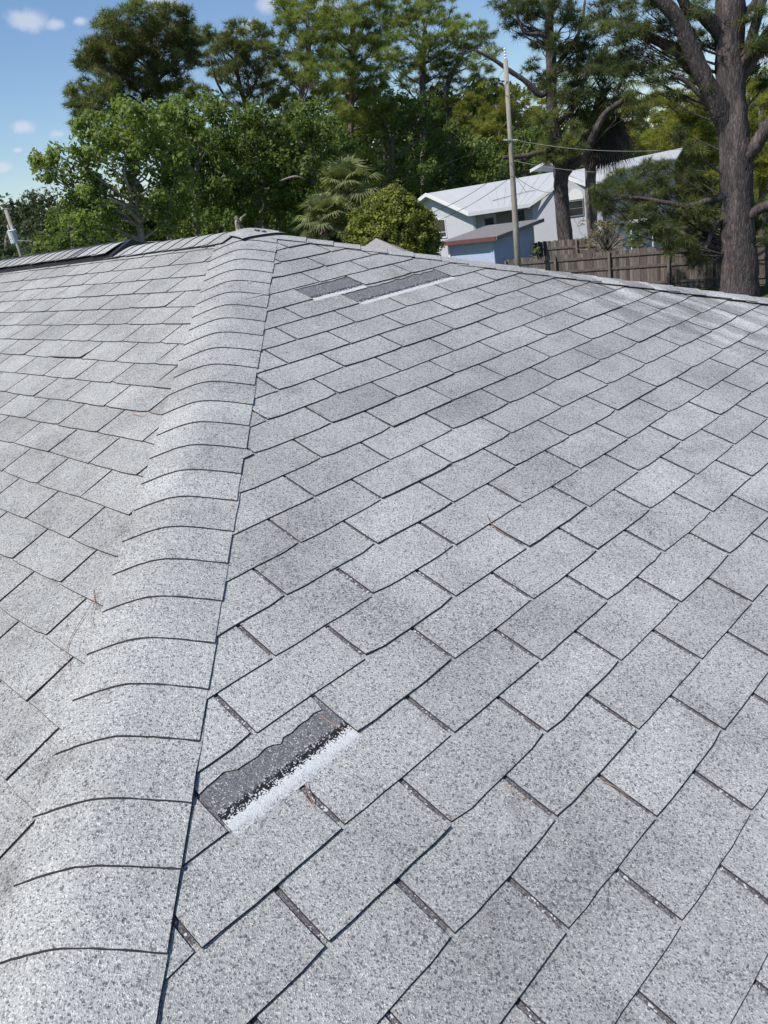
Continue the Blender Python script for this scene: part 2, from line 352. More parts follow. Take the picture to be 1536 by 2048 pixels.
def clip_roof(side, poly):
    k = .32
    if side == 'R':
        poly = clip(poly, -1, -ct, -k)           # s > -a ct + k
        if len(poly) > 2: poly = clip(poly, 1, -ct, -k)
    else:
        poly = clip(poly, 1, -ct, -k)
    return poly
torn = [(-1.993, 3.264), (-1.93, 3.235), (-1.865, 3.221), (-1.793, 3.196), (-1.725, 3.291), (-1.659, 3.296), (-1.573, 3.31), (-1.502, 3.27), (-1.45, 3.30), (-1.405, 3.368), (-1.363, 3.298), (-1.302, 3.317), (-1.215, 3.28), (-1.15, 3.29), (-1.091, 3.257), (-1.027, 3.294), (-1.01, 3.12)]
tabs = []                                       # (side, n, poly, lift, tone)
def wobble(s, n): return .005*math.sin(s*.7+n*.9)+.004*math.sin(s*2.3+n*2.1)
SL = .012
for side in 'RL':
    for n in range(-14, 33):
        an = A0+n*E_
        par = .5 if ((n % 2 != 0) if side == 'R' else (n % 2 == 0)) else 0.0
        m0 = MR if side == 'R' else ML
        r = random.Random(n*7+(side == 'R'))
        drift = r.uniform(-.02, .02)
        for k in range(-60 if side == 'L' else -26, 26):
            mk = k+par
            if side == 'R' and ((n == 4 and mk == -2) or (n == -9 and mk == 3.5) or (n == -8 and mk in (4, 5))): continue
            sl_ = SL*(1.0 if side == 'L' else (.9 if n < 2 else r.uniform(1.1, 1.6))); s0 = m0+mk+drift+sl_; s1 = s0+1-2*sl_
            if side == 'L' and s1 < -36: continue
            if side == 'R' and (s0 > an*ct or s1 < -an*ct): continue
            if side == 'L' and s0 > an*ct: continue
            if an*ct > RUN+.3: continue
            bot = []; q = 7; skew = r.uniform(-.006, .006); rc = r.choice([0, .006, .012, .02])
            for j in range(q):
                f = j/(q-1); s = s0+(s1-s0)*f
                cor = rc if j in (0, q-1) else 0
                bot.append((s+r.uniform(-.002, .002), an+wobble(s, n)+skew*(f-.5)*2+r.uniform(-.004, .004)-cor))
            top = an-E_-.05
            poly = bot+[(s1+r.uniform(-.002, .002), an-E_*.5), (s1, top), (s0, top), (s0+r.uniform(-.002, .002), an-E_*.5)]
            poly = clip_roof(side, poly)
            if len(poly) < 3 or area(poly) < .01: continue
            tone = min(1, max(0, r.gauss(.55, .16)))
            lift = max(0, r.gauss(.0006, .0009))
            if side == 'L' and n == -7 and k in (-2,): lift = .006
            tabs.append([side, n, poly, lift, tone])
def tab_geom(side, n, poly, lift, V, F, MI):
    an = A0+n*E_; f = PT[side]; i = len(V); k = len(poly)
    s_lo = min(q[0] for q in poly); s_hi = max(q[0] for q in poly); sm = (s_lo+s_hi)/2; hw = max(.05, (s_hi-s_lo)/2)
    r = random.Random(int(s_lo*977)+n*31); cl = r.choice([0, 0, 0, .0006, .0017]); cr = r.choice([0, 0, 0, .0006, .0017])
    def up_(s, a):
        u_ = max(0, (a-(an-E_))/E_); x = (s-sm)/hw
        return (lift+(cr if x > 0 else cl)*abs(x)**3)*u_**3
    for s, a in poly:
        s2 = s-.003*((s-sm)/hw) if abs(s-sm) > hw*.9 else s; a2 = a-.0036 if a > an-.05 else a
        V.append(f(s2, a2, butt_h(an, a)+T+up_(s, a)))
    for s, a in poly: V.append(f(s, a, butt_h(an, a)+up_(s, a)))
    F.append(tuple(range(i, i+k))); MI.append(0)
    for j in range(k):
        j2 = (j+1) % k; F.append((i+j, i+k+j, i+k+j2, i+j2)); MI.append(1)
def fix_dir(V, F, up):
    out = []
    for f in F: out.append(f)
    a, b_, c = V[F[0][0]], V[F[0][1]], V[F[0][2]]
    if (b_-a).cross(c-a).dot(up) < 0: out = [tuple(reversed(f)) for f in F]
    return out
scored = []
for t in tabs:
    side, n, poly = t[:3]; f = PT[side]
    pr = [project(f(s, a, .01)) for s, a in poly]
    vis = any(-40 < x < 1576 and 0 < y < 2100 and z > 0 for x, y, z in pr)
    if all(z > .1 for _, _, z in pr) and vis:
        pp = [(min(max(x, 0), 1536), min(max(y, 0), 2048)) for x, y, z in pr]; scored.append((area(pp), t))
    else: scored.append((-1, t))
scored.sort(key=lambda q: -q[0])
rest = {'R': ([], [], [], []), 'L': ([], [], [], [])}
for idx, (s_, t) in enumerate(scored):
    side, n, poly, lift, tone = t; up = nR if side == 'R' else nL
    if idx < 290 and s_ > 0:
        V, F, MI = [], [], []; tab_geom(side, n, poly, lift, V, F, MI); F = fix_dir(V, F, up)
        c = sum(V, Vector())/len(V)
        o = mesh('shingle', [v-c for v in V], F, [M_TAB, M_EDGE], house, MI); o.location = c; attr(o, tone)
    else:
        V, F, MI = [], [], []; tab_geom(side, n, poly, lift, V, F, MI); F = fix_dir(V, F, up)
        RV, RF, RM, RT = rest[side]; i0 = len(RV); RV += V; RF += [tuple(x+i0 for x in f) for f in F]; RM += MI; RT += [tone]*len(V)
for side in 'RL':
    RV, RF, RM, RT = rest[side]; o = mesh('shingle_field', RV, RF, [M_TAB, M_EDGE], house, RM); attr(o, RT); o['kind'] = 'stuff'
# headlap: the covered upper half of each course, seen in the slots
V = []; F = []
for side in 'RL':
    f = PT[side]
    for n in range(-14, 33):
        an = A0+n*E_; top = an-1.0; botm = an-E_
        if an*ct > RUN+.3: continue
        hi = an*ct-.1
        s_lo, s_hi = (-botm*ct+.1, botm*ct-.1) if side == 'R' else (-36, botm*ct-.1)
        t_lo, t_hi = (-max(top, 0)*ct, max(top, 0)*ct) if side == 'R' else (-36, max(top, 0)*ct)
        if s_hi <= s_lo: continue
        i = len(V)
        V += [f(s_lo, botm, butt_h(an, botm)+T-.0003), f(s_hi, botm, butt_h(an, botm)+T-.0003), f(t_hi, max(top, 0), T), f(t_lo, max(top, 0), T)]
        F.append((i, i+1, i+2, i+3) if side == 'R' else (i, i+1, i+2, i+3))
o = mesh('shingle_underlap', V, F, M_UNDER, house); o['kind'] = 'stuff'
# where tabs are gone: bare underlap with sealant line and bright unweathered strip
def bare(side, n, sa, sb, a_top):
    f = PT[side]; an = A0+n*E_; an1 = an+E_; V = []; F = []; tn = []; K = 24; J = 10
    for j in range(J+1):
        a = a_top+(an+.05-a_top)*j/J
        for k in range(K+1):
            s = sa+(sb-sa)*k/K; h = butt_h(an1, a)+T+.0005
            V.append(f(s, a, h)); tn.append((a-(an-E_))/E_*(1.0 if n == 4 else .93))
    for j in range(J):
        for k in range(K):
            i = j*(K+1)+k; F.append((i, i+1, i+K+2, i+K+1))
    F = fix_dir(V, F, nR if side == 'R' else nL)
    o = mesh('bare_strip', V, F, M_BARE, house); attr(o, tn); o['label'] = 'dark bare strip with white lower margin where a shingle tab is missing'
bare('R', 4, MR-2+.01, MR-1+.03, A0+3*E_)
bare('R', -9, MR+3.5, MR+4.5, A0-10*E_)
bare('R', -8, MR+4, MR+6, A0-9*E_)
def remnant(n, pts, tone):
    an = A0+n*E_; V = []; F = []; MI = []
    poly = [(MR+m, A0+q*E_) for m, q in pts]; s_hi = poly[-1][0]; s_lo = poly[0][0]
    poly = poly+[(s_hi, an-E_-.05), (s_lo, an-E_-.05)]; poly = clip_roof('R', poly)
    tab_geom('R', n, poly, 0.0008, V, F, MI); F = fix_dir(V, F, nR)
    # concave outline: triangulate the top face
    me = bmesh.new(); vs = [me.verts.new(v) for v in V]
    for k, f in enumerate(F):
        fc = me.faces.new([vs[i] for i in f]); fc.material_index = MI[k]
    bmesh.ops.triangulate(me, faces=[fc for fc in me.faces if len(fc.verts) > 4])
    m_ = bpy.data.meshes.new('torn_shingle'); me.to_mesh(m_); me.free(); m_.materials.append(M_TAB); m_.materials.append(M_EDGE)
    o = bpy.data.objects.new('torn_shingle', m_); COL.objects.link(o); o.parent = house; attr(o, tone); o['label'] = 'ragged remnant of a torn-off shingle tab'
remnant(4, torn, .6)
r = random.Random(3)
remnant(-9, [(3.5+.012+k*.1, -10+.06+r.uniform(-.03, .05)) for k in range(10)]+[(4.49, -9.95)], .55)
remnant(-8, [(4.012+k*.1, -9+.10+r.uniform(-.06, .08)) for k in range(20)]+[(5.98, -8.95)], .55)
# ---- caps along hips and ridge
def cap(name, origin, along, across, kk, T_, w0, w1, ext_, lift0, tone, parent, mats, hfun=None, skew=0, r0=.17, na=20, base=.0):
    """a bent cap shingle; along/across unit vectors in plan(ft), kk = drop per ft across, butt at T_, running back ext_ ft"""
    V = []; F = []; MI = []; nb = 3
    for lay in (1, 0):
        for j in range(nb+1):
            back = ext_*j/nb
            for i in range(na+1):
                wv = w0+(w1-w0)*i/na
                x = T_-back-(.0038 if (j == 0 and lay) else 0)+skew*wv+(.003*random.uniform(-1, 1) if j == 0 else 0)
                e_j = 0.004*random.uniform(-1, 1) if i in (0, na) else 0
                drop = kk*math.sqrt(wv*wv+r0*r0)-kk*r0*.55
                p = PK+(origin+along*x+across*(wv+e_j)-Vector((0, 0, drop)))*FT
                hh = base+2.5*T*(1-back)+T*lay+lift0*(1-back)
                if hfun: hh += hfun(x, wv)
                V.append(p+Vector((0, 0, hh)))
    S = (nb+1)*(na+1)
    for j in range(nb):
        for i in range(na):
            q = j*(na+1)+i; F.append((q, q+1, q+na+2, q+na+1)); MI.append(0)
    ring = [i for i in range(na+1)]+[j*(na+1)+na for j in range(1, nb+1)]+[nb*(na+1)+i for i in range(na-1, -1, -1)]+[j*(na+1) for j in range(nb-1, 0, -1)]
    q0 = len(V); nr = len(ring)
    V += [V[i].copy() for i in ring]+[V[S+i].copy() for i in ring]
    for k in range(nr):
        k2 = (k+1) % nr; F.append((q0+k2, q0+k, q0+nr+k, q0+nr+k2)); MI.append(1)
    a_, b_, c_ = V[F[0][0]], V[F[0][1]], V[F[0][2]]
    if (b_-a_).cross(c_-a_).z < 0: F = [tuple(reversed(f)) for f in F]
    c = sum(V, Vector())/len(V)
    o = mesh(name, [v-c for v in V], F, mats, parent, MI, True); o.location = c
    for k, pl in enumerate(o.data.polygons): pl.use_smooth = (MI[k] == 0)
    attr(o, tone); return o
HL = math.sqrt(2+tt*tt)
al = Vector((1, -1, -tt))/HL; ac = Vector((1, 1, 0))/math.sqrt(2); kk = tt/math.sqrt(2)
T0 = 10.90
ts = [T0-.4165*j for j in range(-22, 26)]
for t in ts:
    if t < .45: continue
    wl = .40+.08*max(0, min(1, (7-t)/5)); cap('hip_cap', Vector((0, 0, 0)), al, ac, kk, t+random.uniform(-.008, .008), -(wl*.965)+random.uniform(-.012, .012), .55*.965+random.uniform(-.010, .010), .62, .0, min(1, max(0, random.gauss(.80, .12))), house, [M_TAB, M_EDGE], skew=random.uniform(-.012, .012), base=.002, hfun=lambda x, wv: -.003*(wv/.53)**2*(1 if wv > 0 and x < 9.8 else 0))
al2 = Vector((1, 1, -tt))/HL; ac2 = Vector((1, -1, 0))/math.sqrt(2)
for j in range(0, 62):
    t = 1.0+.43*j
    sag = -.008*math.sin(t*.35)
    cap('hip_cap', Vector((0, 0, 0)), al2, ac2, kk, t, -.5, (.30 if j < 7 else .35)+random.uniform(-.012, .012), .62, .0015, min(1, max(0, random.gauss(.78, .1))), house, [M_TAB, M_EDGE], hfun=lambda x, wv: -.004*math.sin(x*.5), skew=random.uniform(-.015, .015), base=.005)
al3 = Vector((-1, 0, 0)); ac3 = Vector((0, -1, 0))
VX = 3.55                                        # ridge vent starts here (ft left of the peak)
def vent_h(x, wv): return (.034 if -x > VX else 0.0)
for j in range(0, 82):
    xb = .02-.418*j                              # butt end facing the peak
    if -xb > 34: break
    onv = -xb > VX-.05
    pass
    o = cap('ridge_cap', Vector((0, 0, 0)), Vector((1, 0, 0)), ac3, tt, xb, -.46, (.47 if not onv else .50)+random.uniform(-.012, .012), .62, .001,
        .02 if j == 12 else min(1, max(0, random.gauss(.62, .13))), house, [M_TAB if j != 12 else M_UNDER, M_EDGE], hfun=(lambda x, wv: .030) if onv else None, skew=random.uniform(-.02, .02), base=.006)
# ridge vent body under the raised caps
V = []; F = []
for x in (-VX-.02, -34):
    for wv, hh in ((-.47, .004), (-.47, .036), (0, .044), (.47, .036), (.47, .004)):
        V.append(PK+Vector((x, -wv, -tt*abs(wv)))*FT+Vector((0, 0, hh)))
F = [(0, 1, 6, 5), (1, 2, 7, 6), (2, 3, 8, 7), (3, 4, 9, 8), (0, 4, 3, 2, 1), (5, 6, 7, 8, 9)]
mesh('ridge_vent', V, F, M_DARK, house)
# peak cover: a bigger folded piece over the meeting of ridge and hips
def roof_z(x, y): 
    a = max(x, abs(y), 0) if x > 0 else abs(y)
    k = .10; v = [0.0, x, y, -y]; m = max(v); return -tt*(m+k*math.log(sum(math.exp((q-m)/k) for q in v))-k*math.log(3)*.4)
pp = [(-.62, .40), (-.58, -.30), (.16, -.36), (.47, -.02), (.50, .50), (.10, .50)]
V = []; F = []; MI = []; GN = 14
def bil(u, v):
    A_, B_, C_, D_ = Vector((-.06, -.27)), Vector((.40, -.36)), Vector((.45, .50)), Vector((-.10, .50))
    return (A_*(1-u)+B_*u)*(1-v)+(D_*(1-u)+C_*u)*v
for lay in (1, 0):
    for j in range(GN+1):
        for i in range(GN+1):
            q = bil(i/GN, j/GN); V.append(PK+Vector((q.x, q.y, roof_z(q.x, q.y)))*FT+Vector((0, 0, .019+T*1.1*lay)))
S = (GN+1)**2
for j in range(GN):
    for i in range(GN):
        q = j*(GN+1)+i; F.append((q, q+1, q+GN+2, q+GN+1)); MI.append(0); F.append((S+q, S+q+GN+1, S+q+GN+2, S+q+1)); MI.append(1)
for i in range(GN):
    F.append((i+1, i, S+i, S+i+1)); MI.append(1)
    q = GN*(GN+1)+i; F.append((q, q+1, S+q+1, S+q)); MI.append(1)
    q = i*(GN+1); F.append((q, q+GN+1, S+q+GN+1, S+q)); MI.append(1)
    q = i*(GN+1)+GN; F.append((q+GN+1, q, S+q, S+q+GN+1)); MI.append(1)
o = mesh('peak_cap', V, F, [M_TAB, M_EDGE], house, MI); attr(o, .85)
for (u, v, r_) in ((516, 462, .010), (528, 464, .011), (511, 461, .006)):
    P = on_plane(u, v, PK+Vector((0, 0, .025)), nR); V = []; F = []
    tube(V, F, [P-nR*.004, P+nR*.004, P+nR*.006], [r_*1.3, r_, r_*.5], 8, .4); mesh('sealant_dab', V, F, M_SEAL, house)
# a few fallen pine needles on the roof
def needle(px, label, r_=.0010):
    u0, v0 = px[0]; side = 'R' if project(P_R(0, 0))[0] < u0 and u0 > 440+(1050-v0)*.05*0 else 'L'
    side = 'R' if u0 > 480 else 'L'
    oncap = abs(u0-470) < 3
    nrm, P0 = (nR, PK+nR*.0145) if side == 'R' else (nL, PK+nL*(.034 if oncap else .0145))
    pts = [on_plane(u, v, P0, nrm)+nrm*.002*(k % 2) for k, (u, v) in enumerate(px)]
    pts, rr = smooth_path(pts, [r_]*(len(pts)-1)+[r_*.3], 4)
    V = []; F = []; tube(V, F, pts, rr, 4); o = mesh('pine_needle', V, F, M_NEEDLE); tag(o, label, 'pine needle', 'fallen pine needles on the shingles')
needle([(612, 1565), (616, 1585), (628, 1612)], 'brown pine needle in the slot just below the torn tab')
needle([(608, 1590), (618, 1603), (629, 1618)], 'short pale needle crossing the slot below the torn tab')
needle([(1008, 1568), (1030, 1588), (1075, 1612)], 'long brown needle lying in a slot right of the torn tab')
needle([(1205, 1563), (1230, 1575), (1257, 1592)], 'brown needle in the slot at the right of the lower roof')
needle([(195, 1185), (180, 1215), (150, 1260), (135, 1300), (139, 1345)], 'longest curved orange needle left of the near hip caps', .0008)
needle([(190, 1200), (183, 1240), (196, 1268)], 'curved orange needle nested beside the longest one', .0008)
needle([(187, 1178), (191, 1205), (200, 1225)], 'small orange needle at the top of the needle pair', .0008)
needle([(974, 1030), (985, 1052), (1008, 1068)], 'tiny brown needle among the middle courses')
needle([(470, 1012), (455, 1030), (426, 1056)], 'thin needle lying across a hip cap', .0008)
needle([(265, 828), (290, 832), (302, 822)], 'brown needle at the left edge of the hip caps halfway up', .0012)
needle([(640, 1430), (670, 1452), (690, 1462)], 'thin stem at the right end of the torn tab', .0009)
# ------------------------------------------------------------------ vegetation
def nprng(seed): return np.random.default_rng(seed)
def leaf_quads(C, rad, tone, per, size, g, outward=.55):
    """C (n,3) clump centres; returns leaf quads"""
    n = len(C); idx = np.repeat(np.arange(n), per); m = len(idx)
    d = g.normal(size=(m, 3)); d /= np.linalg.norm(d, axis=1)[:, None]
    rr = rad[idx]*g.uniform(.25, 1, m)**.6
    P = C[idx]+d*rr[:, None]*np.array([1, 1, .8])
    nrm = d*outward+g.normal(size=(m, 3))*.6+np.array([0, 0, .35]); nrm /= np.linalg.norm(nrm, axis=1)[:, None]
    a = np.cross(nrm, g.normal(size=(m, 3))); a /= np.linalg.norm(a, axis=1)[:, None]; b_ = np.cross(nrm, a)
    s = size*g.uniform(.6, 1.3, m)[:, None]
    V = np.stack([P-a*s*.5, P+b_*s*.28+nrm*s*.06, P+a*s*.5, P-b_*s*.28+nrm*s*.06], 1).reshape(-1, 3)
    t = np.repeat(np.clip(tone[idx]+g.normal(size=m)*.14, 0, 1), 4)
    return V, t
def tufts(C, rad, tone, per, length, width, g, blades=13, up=.5, droop=0.0):
    n = len(C); idx = np.repeat(np.arange(n), per); m = len(idx)
    d = g.normal(size=(m, 3)); d[:, 2] = np.abs(d[:, 2])*.8+d[:, 2]*.2; d /= np.linalg.norm(d, axis=1)[:, None]
    P = C[idx]+d*(rad[idx]*g.uniform(.2, 1, m)**.6)[:, None]*np.array([1, 1, .7])
    ax = d+np.array([0, 0, up-droop])+g.normal(size=(m, 3))*.25; ax /= np.linalg.norm(ax, axis=1)[:, None]
    ax2 = np.repeat(ax, blades, 0); P2 = np.repeat(P, blades, 0); q = len(P2)
    nd = ax2*g.uniform(.15, .9, q)[:, None]+g.normal(size=(q, 3))*.55; nd[:, 2] -= droop*.5; nd /= np.linalg.norm(nd, axis=1)[:, None]
    ln = (length*g.uniform(.6, 1.15, q))[:, None]; side = np.cross(nd, g.normal(size=(q, 3))); side /= np.linalg.norm(side, axis=1)[:, None]
    tip = P2+nd*ln; tip[:, 2] -= .12*ln[:, 0]
    V = np.stack([P2-side*width*.5, P2+side*width*.5, tip], 1).reshape(-1, 3)
    tb = np.clip(tone[idx]+g.normal(size=m)*.13, 0, 1); t = np.repeat(np.clip(np.repeat(tb, blades)+g.normal(size=q)*.06, 0, 1), 3)
    return V, t
def tree(name, label, cat, base_u, D, trunk, blobs, mat, bark, kind='leaf', seed=1, clumps=9, per=60, size=.12, crad=.38, limb_r=.05, spread=.7, tonebias=.5, group=None, blades=13, droop=0.0, extra=(), branch_parts=True, nl=8, litbias=.25):
    g = nprng(seed); R_ = random.Random(seed)
    base = at(base_u, hor(base_u)+30, D); base.z = 0
    root = empty(name, label, cat, base, group)
    tp = [base]+[at(u, v, D+dd) for u, v, r, dd in trunk]; tr = [trunk[0][2]*pxm(D)*1.15]+[r*pxm(D) for u, v, r, dd in trunk]
    P, R = smooth_path(tp, tr, 5); V = []; F = []; tube(V, F, P, R, nl, .12)
    mesh('trunk', [v-base for v in V], F, bark, root, smooth=True)
    for ex in extra:                               # hand-placed limbs: list of (u, v, r, dd)
        ep, er = smooth_path([at(u, v, D+dd) for u, v, r, dd in ex], [r*pxm(D) for u, v, r, dd in ex], 5)
        V = []; F = []; tube(V, F, ep, er, 8, .15); mesh('branch', [v-base for v in V], F, bark, root, smooth=True)
    CC = []; RR = []; TT = []; TV = []; TF = []
    for (u, v, r, *rest_) in blobs:
        dd = rest_[0] if rest_ else R_.uniform(-.5, .5)*spread*3
        tb = rest_[1] if len(rest_) > 1 else 0
        c = at(u, v, D+dd); rm = r*pxm(D)*1.12
        # limb from trunk to the blob
        cand = [(abs((q-c).length-.6*abs(q.z-c.z))+max(0, q.z-c.z+rm*.5)*2.5, i) for i, q in enumerate(P) if q.z > 1.2] or [(0, len(P)-1)]
        i = min(cand)[1]; q = P[i]; mid_ = q.lerp(c, .5)+Vector((R_.uniform(-.3, .3), R_.uniform(-.3, .3), -.12*(c-q).length+R_.uniform(-.1, .3)))*min(1, rm)
        lr = min(R[i]*.6, limb_r*(1+rm*.4)); pp_, rr_ = smooth_path([q, mid_, c], [lr, lr*.65, lr*.3], 4)
        V = []; F = []; tube(V, F, pp_, rr_, 5, .2)
        if branch_parts: mesh('branch', [v_-base for v_ in V], F, bark, root, smooth=True)
        else:
            i0 = len(TV); TV += V; TF += [tuple(x+i0 for x in f) for f in F]
        n = max(3, int(clumps*(r/40.)**1.6))
        for k in range(n):
            d = g.normal(size=3); d /= np.linalg.norm(d); f = g.uniform(.3, 1.0)**.5
            cc = np.array(c)+d*rm*f*np.array([1, 1, .85])
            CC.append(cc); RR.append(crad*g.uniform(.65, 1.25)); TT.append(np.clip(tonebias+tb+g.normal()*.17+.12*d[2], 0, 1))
            if k % 2 == 0 or kind != 'leaf':
                s_ = pp_[R_.randrange(len(pp_)//2, len(pp_))]; e_ = Vector(cc); mm = s_.lerp(e_, .5)+Vector((0, 0, -.08*(e_-s_).length))
                tube(TV, TF, [s_, mm, e_], [lr*.3, lr*.2, .006], 4)
    CC = np.array(CC); RR = np.array(RR); TT = np.array(TT)
    tw = mesh('twigs', [v-base for v in TV], TF, bark, root, smooth=True); tw['kind'] = 'stuff'
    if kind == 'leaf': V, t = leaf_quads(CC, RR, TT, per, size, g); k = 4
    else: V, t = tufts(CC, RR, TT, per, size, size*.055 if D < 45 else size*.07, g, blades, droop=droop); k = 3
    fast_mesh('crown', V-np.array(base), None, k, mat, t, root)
    return root
# far dark oaks, left
tree('oak_tree', 'small far dark oak just left of the transformer pole', 'oak tree', 10, 78, [(15, 500, 5, 0), (20, 460, 4, 0)], [(18, 470, 22), (5, 500, 25), (40, 500, 25), (35, 430, 14), (20, 425, 10), (10, 530, 25), (45, 530, 25)], M_FOAK, M_BARKF, seed=11, size=.26, crad=.7, clumps=14, per=70, tonebias=.35)
tree('oak_tree', 'far dusky green oak behind the transformer pole', 'oak tree', 80, 74, [(85, 480, 6, 0), (88, 430, 4, 0)], [(75, 410, 22), (105, 398, 18), (60, 440, 26), (95, 440, 32), (120, 430, 26), (70, 480, 30), (110, 480, 34), (60, 520, 30), (60, 399, 10), (110, 520, 30)], M_FOAK, M_BARKF, seed=12, size=.26, crad=.7, clumps=14, per=80, tonebias=.45)
# big leafy oak at the left with pale limbs
tree('oak_tree', 'fresh green leafy tree with pale forking limbs reaching left over the ridge vent', 'oak tree', 290, 31, [(285, 480, 7, 0), (283, 440, 6, 0), (272, 410, 4.5, 0), (268, 340, 3, 0), (262, 270, 2, 0)],
     [(278, 220, 30), (245, 240, 34), (210, 260, 34), (180, 245, 22), (300, 255, 34), (335, 250, 28), (350, 215, 20), (185, 300, 34), (150, 318, 22), (115, 325, 18), (88, 332, 15), (72, 318, 9), (105, 302, 9), (140, 350, 16), (225, 310, 36), (265, 300, 36), (300, 330, 36), (340, 310, 34), (170, 370, 30), (150, 400, 26), (200, 400, 34), (245, 370, 32), (315, 390, 34), (350, 360, 32), (365, 420, 30), (330, 440, 30), (190, 440, 30), (230, 450, 30), (140, 450, 22), (95, 350, 10)],
     M_LOAK, M_BARKP, seed=21, size=.17, crad=.36, clumps=17, per=52, limb_r=.05, tonebias=.5, spread=.8,
     extra=[[(280, 445, 4.5, -.2), (262, 425, 3.5, -.6), (240, 408, 2.6, -1), (215, 395, 1, -1.2)], [(277, 425, 4.5, 0), (275, 395, 3.4, -.4), (295, 383, 2, -.8), (318, 366, .7, -1)], [(283, 455, 3.5, 0), (262, 445, 2.4, -.8), (243, 441, .8, -1.2)], [(270, 400, 3.5, 0), (262, 385, 2.6, -.5), (250, 350, 1.8, -.7), (252, 300, .6, -1)]])
tree('oak_tree', 'low dark bushy oak between the pole and the pale limbs', 'oak tree', 150, 36, [(150, 500, 5, 0), (150, 460, 4, 0)], [(130, 455, 30), (160, 470, 34), (190, 480, 32), (110, 490, 30), (225, 480, 30), (150, 510, 30), (90, 505, 22), (250, 490, 25), (130, 425, 22)], M_DOAK, M_BARKF, seed=22, size=.17, crad=.4, clumps=18, per=60, tonebias=.55)
# tall pines
PK1 = dict(kind='tuft', size=.40, crad=.36, clumps=24, per=12, blades=15, spread=1.6)
tree('pine_tree', 'tall solitary dark pine with dense round head at the upper left', 'pine tree', 330, 48, [(335, 420, 8, 0), (328, 300, 7, 0), (322, 220, 6, 0), (312, 150, 5, 0), (300, 80, 3, 0)],
     [(262, 48, 36), (300, 42, 30), (345, 48, 34), (215, 75, 34), (375, 85, 28), (250, 95, 40), (310, 90, 42), (355, 115, 34), (195, 105, 22), (230, 135, 34), (285, 140, 36), (330, 160, 30), (385, 120, 16), (168, 118, 15), (180, 130, 16), (205, 185, 32), (165, 195, 24), (150, 205, 14), (240, 175, 30), (175, 225, 20), (160, 240, 14), (215, 215, 24), (350, 190, 22), (300, 185, 24), (395, 85, 12)],
     M_PINED, M_BARKF, seed=31, tonebias=.5, **{**PK1, 'clumps': 30})
tree('pine_tree', 'brownish thin-crowned leaning pine right of the solitary dark one', 'pine tree', 520, 54, [(520, 400, 6, 0), (500, 240, 5, 0), (482, 180, 4, 0), (468, 110, 3, 0)],
     [(440, 85, 26), (470, 75, 28), (505, 75, 30), (420, 75, 14), (445, 120, 28), (485, 125, 32), (520, 115, 32), (545, 90, 26), (425, 115, 16), (460, 160, 26), (500, 170, 28), (535, 160, 28), (470, 200, 20), (545, 200, 28), (430, 150, 12), (385, 180, 20), (365, 185, 18), (400, 190, 16)],
     M_PINED, M_BARKF, seed=32, tonebias=.62, extra=[[(500, 240, 3, 0), (455, 200, 2.5, -.5), (428, 150, 2, -1), (420, 110, 1, -1)]], **PK1)
tree('pine_tree', 'tall thin pine with forked limbs left of the middle of the row', 'pine tree', 600, 52, [(600, 400, 7, 0), (598, 260, 6, 0), (605, 170, 5, 0), (618, 90, 4, 0), (612, 20, 3, 0)],
     [(565, 15, 24), (600, 10, 26), (635, 20, 30), (575, 50, 24), (612, 55, 32), (650, 55, 30), (580, 90, 24), (625, 100, 30), (655, 95, 28), (560, 125, 22), (600, 140, 28), (635, 150, 28), (570, 170, 26), (610, 185, 30), (640, 200, 28), (575, 215, 24)],
     M_PINE, M_BARKF, seed=33, tonebias=.5, **PK1)
tree('pine_tree', 'tall bright green pine in the middle of the row', 'pine tree', 705, 58, [(705, 400, 7, 0), (702, 260, 6, 0), (705, 150, 5, 0), (705, 50, 4, 0)],
     [(680, 20, 30), (715, 15, 32), (750, 30, 30), (670, 60, 30), (710, 65, 34), (750, 75, 32), (680, 110, 34), (725, 115, 34), (760, 130, 26), (660, 150, 30), (700, 160, 32), (740, 170, 32), (655, 195, 34), (700, 205, 36), (745, 215, 34), (680, 245, 28)],
     M_PINE, M_BARKF, seed=34, tonebias=.6, **{**PK1, 'clumps': 28})
tree('pine_tree', 'yellow green broad pine crown just above the palm', 'pine tree', 770, 60, [(775, 420, 7, 0), (768, 300, 6, 0), (762, 220, 4, 0)],
     [(720, 215, 28), (760, 205, 30), (800, 225, 28), (730, 245, 26), (775, 245, 30), (815, 255, 24), (690, 225, 24), (835, 235, 20)],
     M_PINEY, M_BARKF, seed=35, tonebias=.35, **PK1)
tree('pine_tree', 'tallest pine with wide spreading crown right of the middle', 'pine tree', 845, 66, [(850, 420, 8, 0), (848, 260, 7, 0), (845, 150, 6, 0), (850, 60, 4, 0)],
     [(785, 20, 30), (820, 12, 30), (860, 15, 32), (900, 30, 30), (795, 60, 32), (835, 55, 34), (880, 65, 34), (920, 70, 26), (780, 100, 30), (820, 105, 34), (865, 110, 34), (905, 110, 30), (790, 150, 26), (830, 160, 26), (880, 160, 26)],
     M_PINE, M_BARKF, seed=36, tonebias=.55, **{**PK1, 'clumps': 28})
tree('pine_tree', 'pine with open lacy crown left of the wooden pole top', 'pine tree', 900, 66, [(905, 420, 7, 0), (898, 260, 6, 0), (892, 180, 5, 0), (925, 110, 3, 0)],
     [(935, 60, 24), (960, 90, 26), (925, 110, 26), (965, 125, 24), (900, 145, 24), (945, 155, 24), (890, 190, 22), (930, 195, 26), (970, 175, 22), (985, 110, 14), (860, 195, 18), (880, 230, 20), (975, 60, 16)],
     M_PINE, M_BARKF, seed=37, tonebias=.5, **PK1)
